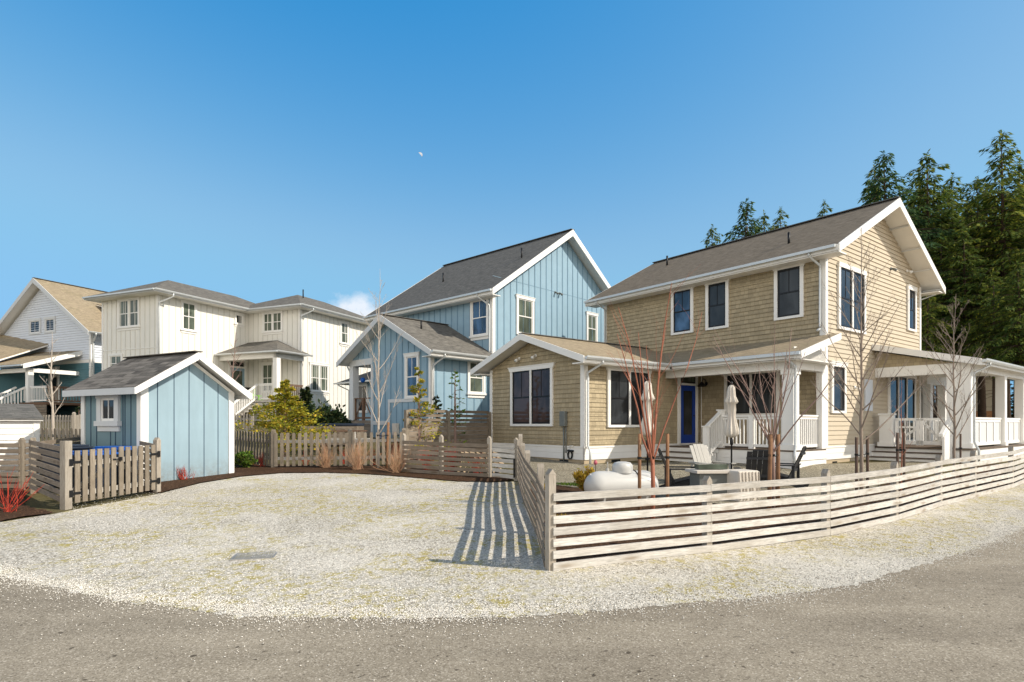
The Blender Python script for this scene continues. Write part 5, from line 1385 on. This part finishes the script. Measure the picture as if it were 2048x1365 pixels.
bare_tree('young_tree', 'slim bare tree with tan trunk behind the small white shed', 'tree', x, y, 4.1, 'bark_pale', 41, 'leader', .06, .30, 12, .30, 4)
x, y = T(458, 24)
bare_tree('young_tree', 'leafless tree rising behind the blue shed roof before the white porch', 'tree', x, y, 4.4, 'bark_pink', 43, 'leader', .06, .5, 12, .3, 4, lean=(.3,0))
x, y = T(1500, 52)
bare_tree('deciduous_tree', 'reddish bare treetop between conifer tips above the tan roof', 'tree', x, y, 18.2, 'bark_pink', 47, 'leader', .2, .6, 30, .35, 6)

def twig_shrub(label, x, y, h, spread, m, n=40, seed=1, r0=.006, group=None, name='twig_shrub', cat='shrub'):
    r = random.Random(seed); z0 = g(x, y); mb = MB()
    for k in range(n):
        a = r.random()*6.3; t = abs(r.gauss(0, spread)); L = h*r.uniform(.6, 1.1); d = Vector((sin(t)*cos(a), sin(t)*sin(a), cos(t)))
        p = Vector((r.gauss(0,.05), r.gauss(0,.05), 0)); pts = [p]
        for i in range(4):
            d = (d+Vector((r.gauss(0,.1), r.gauss(0,.1), .07))).normalized(); pts.append(pts[-1]+d*L/4)
        mb.tube(pts, [r0, r0*.85, r0*.7, r0*.55, r0*.35], 3, False)
        for _ in range(2):
            i = r.randint(1, 3); a = r.random()*6.3; dd = (d+Vector((cos(a), sin(a), .3))*.6).normalized(); mb.tube([pts[i], pts[i]+dd*L*.2, pts[i]+dd*L*.38+Vector((0,0,.03))], [r0*.6, r0*.45, r0*.3], 3, False)
    o = mb.build(name, M[m], None, loc=(x, y, z0+.02)); tag(o, label, cat, group); return o
RT_ = 'red-stemmed dogwoods in the mulch beds'
x, y = ground_at(22, 1027); twig_shrub('largest bright red-stemmed dogwood in front of the left slat fence', x, y, .62, .62, 'red_twig', 15, 1, .0075, RT_)
lab = [(365,962,.30,'small red dogwood at the left foot of the blue shed'),(432,950,.30,'small red dogwood at the middle foot of the blue shed'),(525,935,.35,'low red dogwood beside the green shrub at the picket fence'),(612,932,.34,'red dogwood before the picket fence, left of the tan grasses'),(688,930,.42,'red dogwood between the two left dry shrubs'),(745,932,.50,'red dogwood behind the pale tree stake'),(790,920,.78,'brightest red dogwood behind the biggest dry shrub'),(855,940,.62,'red dogwood at the left end of the slat fence'),(905,945,.66,'red dogwood before the second post of the back slat fence'),(955,950,.5,'faint red dogwood near the slatted gate')]
for k, (px, py, h, l) in enumerate(lab):
    x, y = ground_at(px, py); twig_shrub(l, x, y-(.15 if px > 850 else 0), h, .5, 'red_twig', 26 if h < .6 else 46, 10+k, .006, RT_)
for k, (px, py, h, l) in enumerate(((655,936,.62,'brown dry twiggy shrub at the left before the picket fence'),(718,940,.75,'tallest brown dry shrub beside the pale tree'),(796,946,.72,'broad straw-coloured dry shrub at the gravel edge'))):
    x, y = ground_at(px, py); twig_shrub(l, x, y-.15, h, .52 if k < 2 else .68, 'straw', 95, 30+k, .0042, 'dry twiggy shrubs along the driveway bed')
for k, (px, D, h) in enumerate(((800,14.5,.3),(1090,9.0,.2),(1000,13.0,.2))): pass

def leafy(label, x, y, h, rad, m, n=900, seed=1, shape='cone', leaf=.1, group=None, name='evergreen_shrub', trunk=True, gap=.0, z0=None):
    r = random.Random(seed); zg = g(x, y) if z0 is None else z0; lf = MB(); tr = MB()
    t = thing(name, label, 'shrub', (x, y, zg), 0, group)
    nb = int(h*16) if shape == 'cone' else 26
    for i in range(nb):
        f = (i+.5)/nb
        if shape == 'cone': z = h*(.06+.9*f); L = rad*((1-f)**1.15)*r.uniform(.55, 1.25)+.05
        else: z = h*.1; L = rad*r.uniform(.6, 1)
        if r.random() < gap: continue
        a = 2.4*i+r.uniform(-.4, .4)
        if shape == 'cone': d = Vector((cos(a), sin(a), .42)).normalized()
        else:
            tt = r.uniform(.1, 1.25); d = Vector((cos(a)*sin(tt), sin(a)*sin(tt), cos(tt)*h/rad*.9)); 
        pts = [Vector((0,0,z))]
        for q in range(4):
            pts.append(pts[-1]+d*L/4*(1.08 if shape == 'cone' else 1)); d = d+Vector((r.gauss(0,.08), r.gauss(0,.08), -.10 if shape == 'cone' else 0))
        tr.tube(pts, [.012,.01,.008,.006,.003], 4, False)
        m_n = max(4, int(n/nb))
        for j in range(m_n):
            s = r.random()**.7; q = min(3, int(s*4)); c = pts[q].lerp(pts[q+1], s*4-q)+Vector((r.gauss(0,1), r.gauss(0,1), r.gauss(0,.7)))*L*.13*(1.2-s*.6)
            dd = (pts[q+1]-pts[q]).normalized()+Vector((r.gauss(0,.6), r.gauss(0,.6), r.gauss(0,.45))); dd.normalize()
            ln = leaf*r.uniform(.6, 1.5); nn = dd.cross(Vector((r.gauss(0,.7), r.gauss(0,.7), 1))).normalized()*ln*r.uniform(.18, .38)
            lf.quad(c, c+dd*ln*.45+nn, c+dd*ln, c+dd*ln*.45-nn)
    if shape == 'cone' and trunk: tr.tube([(0,0,-.05),(0,0,h*.5),(0,0,h*.99)], [.04*h/2, .025*h/2, .006], 6)
    tr.build('stem', M['bark_pink'], t); lf.build('foliage', M[m], t)
    return t
x, y = T(570, 19.0); leafy('golden yellow-green cypress behind the picket fence', x, y, 2.55, 1.7, 'cypress', 9000, 3, 'cone', .085)
x, y = T(648, 23.0); leafy('dark green rhododendron-like shrub in the shade beside the golden cypress', x, y, 1.6, 1.4, 'dark_leaf', 4200, 4, 'dome', .15)
x, y = T(611, 24.0); leafy('second dark evergreen shrub against the white house wall', x, y, 2.2, 1.1, 'dark_leaf', 2200, 5, 'cone', .14)
x, y = T(838, 18.3); leafy('loose golden cypress rising over the tall grey wooden fence', x, y, 3.0, .95, 'cypress', 3600, 6, 'cone', .08, gap=.35)
x, y = T(910, 19.6); leafy('thin dark green sapling behind the tall grey wooden fence', x, y, 2.9, .5, 'green_leaf', 420, 7, 'cone', .10, gap=.45)
x, y = T(873, 20.0); leafy('small dark evergreen beside the loose golden cypress', x, y, 2.0, .5, 'dark_leaf', 700, 8, 'cone', .10)
x, y = ground_at(487, 938); leafy('low bright green shrub at the right foot of the blue shed', x, y+.1, .48, .42, 'green_leaf', 1400, 9, 'dome', .07)
x, y = T(1173, 12.3); leafy('amber heather shrub beside the propane tank', x, y, .62, .34, 'amber_leaf', 1700, 10, 'dome', .07)
x, y = T(1094, 10.5); leafy('tiny orange shrub just behind the side fence', x, y, .45, .16, 'amber_leaf', 420, 11, 'dome', .06)
x, y = T(150, 17.0); leafy('reddish twiggy shrub below the far porch', *T(158, 27), 1.3, .5, 'dark_leaf', 300, 12, 'cone', .1, gap=.3)
def clump(label, px, py, rad, m, n, seed, leaf=.05):
    x, y = ground_at(px, py); r = random.Random(seed); mb = MB(); z0 = g(x, y)
    for k in range(n):
        a = r.random()*6.3; q = rad*sqrt(r.random()); c = Vector((q*cos(a)*1.6, q*sin(a)*.7, 0)); d = Vector((r.gauss(0,.5), r.gauss(0,.5), 1)).normalized()*leaf*r.uniform(.6, 1.6); nn = Vector((r.gauss(0,1), r.gauss(0,1), 0)).normalized()*leaf*.2
        mb.quad(c-nn, c+nn, c+d+nn*.3, c+d-nn*.3)
    o = mb.build('moss_clump', M[m], None, loc=(x, y, z0+.015)); tag(o, label, 'plant')
clump('yellow-green moss tuft behind the top fence slat near the corner post', 1130, 1000, .25, 'green_leaf', 500, 1)
clump('second yellow-green tuft behind the fence near the corner post', 1122, 1040, .16, 'amber_leaf', 300, 2)
clump('yellow tuft of ground cover below the tree stakes', 1262, 1032, .22, 'green_leaf', 420, 3)
clump('small green tuft left of the propane tank', 1148, 972, .28, 'green_leaf', 420, 4)
def bud(px, py, label):
    x, y = ground_at(px, py); o = MB().lathe([(0,0),(.018,.01),(.02,.03),(0,.05)], 8).build('red_bulb_flower', M['bin_red'], None, loc=(x, y, g(x, y)+.03)); tag(o, label, 'flower')
M['bin_red'] = paint('red_petal', (.75,.03,.03), .5, .05)
bud(1210, 1085, 'tiny red flower in the mulch, seen through the left part of the curving fence')
bud(1598, 1064, 'tiny red flower in the mulch, seen through the middle of the curving fence')

# split logs behind the gate
r = random.Random(77)
t = thing('log_pile', 'pile of split orange firewood behind the slatted gate', 'firewood', (-.85, 15.4, g(-.85,15.4)), .1, None)
for k in range(34):
    row = k//9; a = MB(); x = -.55+(k%9)*.15+r.uniform(-.02,.02)+(row%2)*.06; z = .07+row*.14
    if abs(x) > .55-row*.04: x *= .8
    pr = [(x+.075*cos(q*2*pi/3+r.random()*.8), z+.075*sin(q*2*pi/3+r.random()*.5)) for q in range(3)]
    a.prism([(u, -.15+r.uniform(-.04,.04), w) for u, w in pr], (0,.32,0)); a.build('log', M['logs'], t)
# ================================================================ YARD OBJECTS
t = thing('propane_tank', 'white horizontal propane tank with domed lid in the cottage front yard', 'tank', (*T(1243, 11.0), g(*T(1243, 11.0))), radians(14))
rr, hl, zc = .285, .44, .35
prof = [(0,-hl-.29)]+[(rr*sin(q*pi/16), -hl-.29*cos(q*pi/16)) for q in range(1, 9)]+[(rr*cos(q*pi/16), hl+.29*sin(q*pi/16)) for q in range(0, 8)]+[(0,hl+.29)]
MB().lathe(prof, 40, (0,0,zc), 'x').build('body', M['tank'], t, smooth=True)
a = MB(); a.lathe([(0,.17),(.08,.168),(.15,.15),(.185,.11),(.19,.05),(.19,-.04)], 28, (.02,0,zc+rr)); a.build('dome_lid', M['tank'], t, smooth=True)
a = MB(); a.lathe([(.035,-.03),(.035,.03),(.02,.05),(0,.06)], 12, (-.28,0,zc+rr)); a.lathe([(0,.0),(.012,0),(.012,.16),(0,.17)], 8, (-.28,0,zc+rr)); a.build('valve', M['lgrey'], t, smooth=True)
a = MB()
for k in range(17):
    an = k*pi/8; an2 = (k+1)*pi/8
    if k < 16: a.obox((-.62,.03*0+.035*cos(an),zc+rr*.62+.06*sin(an)), (-.62,.035*cos(an2),zc+rr*.62+.06*sin(an2)), .02, .014)
a.build('lifting_lug', M['tank'], t)
for s in (-.42, .42):
    a = MB(); a.box(s-.03,s+.03,-.2,.2,-.02,.06); a.prism([(s-.02,-.18,.05),(s-.02,.18,.05),(s-.02,.22,zc-.18),(s-.02,-.22,zc-.18)], (.04,0,0)); a.build('leg', M['tank'], t)
a = MB(); a.tube([(.24+.0*q, -(rr+.008)*sin(q*pi/10), zc+(rr+.008)*cos(q*pi/10)) for q in range(0, 8)], .009, 6); a.build('strap', M['black'], t)
# pale script on the side, its strokes as the photo shows them through the fence gap
a = MB(); r = random.Random(5); x = -.30
for k in range(9):
    w_ = .055
    for q in range(6):
        u0, u1 = q/6, (q+1)/6
        f = lambda u: (x+w_*u+.012*sin(6*u+k), zc-.14+.028*sin(2*pi*u+k*.7)*(1.4 if k in (0, 4) else .8))
        (xa, za), (xb_, zb_) = f(u0), f(u1)
        ya = -sqrt(max(.001, rr**2-(za-zc)**2))-.003; yb_ = -sqrt(max(.001, rr**2-(zb_-zc)**2))-.003
        a.tube([(xa,ya,za),(xb_,yb_,zb_)], .0045, 4)
    x += .052
a.build('script_lettering', M['ink'], t)
o = MB().lathe([(0,-.06),(.035,-.03),(.04,.0),(.02,.04),(0,.05)], 12).build('garden_float', M['pink'], None, smooth=True, loc=(T(1191,11.6)[0], 11.6, .14+.70)); tag(o, 'small pink bulb ornament on a rod beside the propane tank', 'ornament')
MB().tube([(0,0,-.05),(0,0,-.72)], .006, 5).build('rod', M['black'], o)

def umbrella(label, px, D, top, seed):
    x, y = T(px, D); z0 = g(x, y); h = H+(HY-top)/F*D-z0
    t = thing('patio_umbrella', label, 'umbrella', (x, y, z0), seed, 'closed beige patio umbrellas')
    MB().tube([(0,0,.05),(0,0,h)], .02, 10).build('pole', M['black'], t, smooth=True)
    MB().lathe([(0,h-.02),(.03,h-.01),(.035,h+.02),(.015,h+.05),(0,h+.06)], 12).build('finial', M['black'], t, smooth=True)
    fold = lambda a, z: 1+.20*sin(8*a+seed+z*1.5)+.06*sin(3*a+z*5+seed)
    k = h-1.28
    pr = [(.03,h-.03),(.07,h-.08),(.085,h-.25),(.10,h-.42),(.12,h-.45),(.085,h-.47),(.085,h-.62),(.075,h-.72),(.08,h-.80),(.11,h-.95),(.135,h-1.08),(.14,h-1.16),(.10,h-1.23),(.03,h-1.26)]
    MB().lathe(pr, 64, fold=fold).build('canopy', M['canvas'], t, smooth=True)
    MB().lathe([(.125,h-.44),(.135,h-.42),(.09,h-.30),(.05,h-.1)], 64, fold=fold).build('vent_flap', M['canvas'], t, smooth=True)
    MB().lathe([(.03,.62),(.04,.64),(.04,.74),(.03,.76)], 10, (0,0,.35)).build('crank', M['black'], t, smooth=True)
    MB().lathe([(0,.0),(.26,.0),(.26,.05),(.05,.08),(.035,.3),(0,.3)], 24).build('base', M['char'], t, smooth=True)
umbrella('closed beige umbrella left of the blue door, behind the orange-red tree', 1295, 13.2, 760, 1.0)
umbrella('closed beige umbrella in front of the porch railing', 1463, 13.8, 768, 2.2)

def adirondack(label, x, y, rz, m):
    t = thing('lounge_chair', label, 'chair', (x, y, g(x, y)), rz, 'low slatted lounge chairs round the fire table')
    # faces -y ; back leans to +y
    a = MB()
    for k in range(5): u = -.26+k*.105; a.obox((u+.05, -.28+.0, .36), (u+.05, .22, .24), .098, .02)
    a.build('seat', M[m], t)
    a = MB()
    for k in range(5): u = -.26+k*.105; a.obox((u+.05, .18, .22), (u+.05, .50, .93+.03*(k in (1,2,3))), .098, .02)
    bk = a.build('backrest', M[m], t)
    a = MB(); a.obox((-.27,.29,.42),(.27,.29,.42),.03,.06); a.obox((-.27,.46,.79),(.27,.46,.79),.03,.05); a.build('back_rail', M[m], bk)
    for s in (-1, 1):
        a = MB(); a.box(s*.27,s*.40,-.36,.36,.52,.545); a.build('armrest', M[m], t)
        a = MB(); a.box(s*.30,s*.34,-.32,-.22,0,.52); a.build('leg', M[m], t)
        a = MB(); a.prism([(s*.29,-.3,.38),(s*.29,-.3,.26),(s*.29,.5,.0),(s*.29,.55,.08)], (s*.03,0,0)); a.box(s*.30,s*.34,.28,.34,.12,.52); a.build('leg', M[m], t)
    return t
adirondack('dark lounge chair seen in profile beside the porch steps', *T(1365, 12.7), radians(82), 'char')
adirondack('lounge chair with wavy top facing the camera, sunlight painted in as light grey', *T(1424, 14.0), radians(22), 'lgrey')  # charcoal chair lightened, the sun on its back put into the colour
adirondack('dark slatted lounge chair seen from behind near the beige covered box', *T(1512, 12.4), radians(168), 'char')
adirondack('dark lounge chair half hidden behind the stakes at the porch corner', *T(1562, 13.6), radians(235), 'char')
x, y = T(1422, 11.8)
t = thing('fire_table', 'low beige fire-pit table with glass guard', 'table', (x, y, g(x, y)), .1)
a = MB(); a.box(-.42,.42,-.3,.3,.53,.59); a.build('tabletop', M['canvas'], t, bevel=.008)
MB().box(-.34,.34,-.24,.24,0,.53).build('base', M['greybox'], t)
MB().box(-.3,.3,-.1,.1,.60,.70).build('glass_guard', M['glass_blind'], t)
x, y = T(1480, 11.6)
t = thing('covered_box', 'beige fabric-covered storage box behind the curving fence', 'box', (x, y, g(x, y)), .35)
a = MB(); n = 12
def cl(u, v): return .012*sin(7*u+3*v)+.01*sin(13*v+u*4)
a.box(-.25,.25,-.25,.25,0,.60)
o = a.build('cover', M['canvas'], t, bevel=.03)
a = MB()
for q in range(7): a.obox((-.24+q*.08, -.252, .58), (-.20+q*.08+.03*sin(q*3), -.262, .05), .03, .012)
a.build('crease', M['canvas'], o)
# picnic table
x, y = T(679, 20.4)
t = thing('picnic_table', 'weathered wooden picnic table with attached benches behind the picket fence', 'picnic table', (x, y, g(x, y)), radians(4))
a = MB()
for k in range(5): a.box(-.88,.88,-.36+k*.147,-.36+k*.147+.138,.72,.76)
a.build('tabletop', M['wood_brown'], t)
for s in (-1, 1):
    a = MB(); a.box(-.9,.9,s*.72-.14,s*.72+.14,.43,.47); a.build('bench', M['wood'], t)
    a = MB(); a.obox((s*.6,-.3,.72),(s*.6,-.62,0),.04,.09); a.obox((s*.6,.3,.72),(s*.6,.62,0),.04,.09); a.obox((s*.6,-.82,.40),(s*.6,.82,.40),.04,.09); a.obox((s*.6,0,.4),(s*.2,0,.72),.04,.08); a.build('leg', M['wood'], t)
x, y = T(668, 22.6)
t = thing('hot_tub', 'grey wooden hot tub with dark blue cover beside the blue house', 'hot tub', (x, y, g(x, y)), radians(5))
a = MB(); 
for k in range(7): a.box(-1.05,1.0,-.8,-.76,.02+k*.1,.02+k*.1+.092)
a.box(-1.04,.99,-.76,.8,0,.72); a.build('side_panel', M['wood_grey'], t)
MB().box(-.45,1.02,-.82,.82,.725,.82).build('cover', M['bin_dark'], t, bevel=.02)

# ================================================================ MOON (lit part only: the rest is sky)
d = Vector(((840-CX)/F, 1, (HY-309)/F)); dist = 1400; c = d*dist; rad = 5.0/F*dist*1.02
view = -d.normalized(); sunv = Vector((.965, -.28, .76)).normalized()
rt = view.cross(Vector((0,0,1))).normalized(); upv = rt.cross(view).normalized()
L2 = Vector((.72, .69)); e1 = (-rt*L2.x+upv*L2.y) if (-rt).x > 0 else (rt*L2.x+upv*L2.y); e2 = view.cross(e1).normalized()
a = MB(); n = 24
pts = []
for i in range(n+1):
    th = -pi/2+pi*i/n; pts.append((e1*cos(th)+e2*sin(th))*rad)
inn = []
for i in range(n+1):
    th = -pi/2+pi*i/n; inn.append((e1*cos(th)*.22+e2*sin(th))*rad+view*rad*.9*abs(cos(th)))
for i in range(n): a.quad(pts[i], pts[i+1], inn[i+1], inn[i])
o = a.build('moon', M['moon'], None, loc=tuple(c)); tag(o, 'pale half moon high in the blue daytime sky', 'moon')

# ================================================================ LIGHT, SKY, CAMERA
w = bpy.data.worlds.new('World'); scn.world = w; w.use_nodes = True
nt = w.node_tree; bg = nt.nodes['Background']
sky = nt.nodes.new('ShaderNodeTexSky'); sky.sky_type = 'NISHITA'; sky.sun_disc = False
SUN = Vector((1.395, -.41, 1.10)).normalized()
sky.sun_elevation = math.asin(SUN.z); sky.sun_rotation = atan2(SUN.x, SUN.y)
sky.altitude = 50; sky.air_density = 1.0; sky.dust_density = .6; sky.ozone_density = 2.2
hs = nt.nodes.new('ShaderNodeHueSaturation'); hs.inputs['Saturation'].default_value = 1.12; hs.inputs['Value'].default_value = 1.0
nt.links.new(sky.outputs[0], hs.inputs['Color'])
tc = nt.nodes.new('ShaderNodeTexCoord')
sep = nt.nodes.new('ShaderNodeSeparateXYZ'); nt.links.new(tc.outputs['Generated'], sep.inputs[0])
def mth(op, a, b=None, clamp=False):
    n = nt.nodes.new('ShaderNodeMath'); n.operation = op; n.use_clamp = clamp
    for i, v in enumerate((a, b)):
        if v is None: continue
        if isinstance(v, (int, float)): n.inputs[i].default_value = v
        else: nt.links.new(v, n.inputs[i])
    return n.outputs[0]
az = mth('ARCTAN2', sep.outputs[0], sep.outputs[1])
du = mth('DIVIDE', mth('SUBTRACT', az, -.268), .075); dv = mth('DIVIDE', mth('SUBTRACT', sep.outputs[2], .188), .034)
rad_ = mth('SQRT', mth('ADD', mth('MULTIPLY', du, du), mth('MULTIPLY', dv, dv)))
nz = noise(nt, tc.outputs['Generated'], 14, 6, .6)
cm = mth('MULTIPLY', mth('SUBTRACT', mth('ADD', mth('SUBTRACT', 1.0, rad_), mth('MULTIPLY', mth('SUBTRACT', nz, .5), 2.2)), .25), 1.8, True)
cm = mth('MULTIPLY', cm, .9)
scol = nt.nodes.new('ShaderNodeSeparateColor'); nt.links.new(hs.outputs[0], scol.inputs[0])
ccol = nt.nodes.new('ShaderNodeCombineColor')
def cap(a, lo, hi):
    n = nt.nodes.new('ShaderNodeMath'); n.operation = 'SMOOTH_MIN'; n.inputs[1].default_value = hi; n.inputs[2].default_value = hi*.45
    nt.links.new(mth('MAXIMUM', a, lo), n.inputs[0]); return n.outputs[0]
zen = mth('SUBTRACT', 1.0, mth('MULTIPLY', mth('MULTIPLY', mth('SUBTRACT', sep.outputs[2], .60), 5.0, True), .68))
nt.links.new(mth('MULTIPLY', cap(mth('MULTIPLY', mth('SUBTRACT', mth('MULTIPLY', scol.outputs[0], .335), .170), 6.67), .30, 1.75), zen), ccol.inputs[0])
nt.links.new(mth('MULTIPLY', cap(mth('MULTIPLY', mth('POWER', mth('MULTIPLY', scol.outputs[1], .735), .97), 2.04), .5, 3.75), zen), ccol.inputs[1])
nt.links.new(mth('MULTIPLY', cap(mth('MULTIPLY', mth('POWER', mth('MULTIPLY', scol.outputs[2], .357), .42), 4.55), .8, 6.2), zen), ccol.inputs[2])
mx = mix(nt, cm, ccol.outputs[0], (6.0, 6.3, 6.8))
# made-up warm cloud glow behind the viewer, added to brighten the shaded facades
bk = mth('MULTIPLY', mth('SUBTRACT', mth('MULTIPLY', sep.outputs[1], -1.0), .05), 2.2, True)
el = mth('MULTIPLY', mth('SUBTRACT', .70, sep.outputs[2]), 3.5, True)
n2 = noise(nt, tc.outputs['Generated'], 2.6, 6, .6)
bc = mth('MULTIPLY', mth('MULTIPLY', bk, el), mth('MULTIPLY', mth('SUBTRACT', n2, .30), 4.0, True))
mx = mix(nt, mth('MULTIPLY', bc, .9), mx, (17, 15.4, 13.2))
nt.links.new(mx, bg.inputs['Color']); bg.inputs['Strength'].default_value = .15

sl = bpy.data.lights.new('sun', 'SUN'); sl.energy = 5.0; sl.angle = radians(.53); sl.color = (1, .915, .79)
so = bpy.data.objects.new('sun', sl); col.objects.link(so); so.rotation_euler = (-SUN).to_track_quat('-Z', 'Y').to_euler(); so.location = (20, -10, 30)

cam = bpy.data.cameras.new('camera'); co = bpy.data.objects.new('camera', cam); col.objects.link(co)
co.location = (0, 0, H); co.rotation_euler = (radians(90), 0, 0)
cam.sensor_width = 36; cam.lens = F/2048*36; cam.shift_y = (HY-682.5)/2048; cam.clip_start = .1; cam.clip_end = 5000
scn.camera = co
scn.view_settings.view_transform = 'Standard'; scn.view_settings.look = 'None'; scn.view_settings.exposure = 0
scn.render.engine = 'CYCLES'
for o in scn.objects:
    for k in ('zb', 'used'):
        if k in o: del o[k]
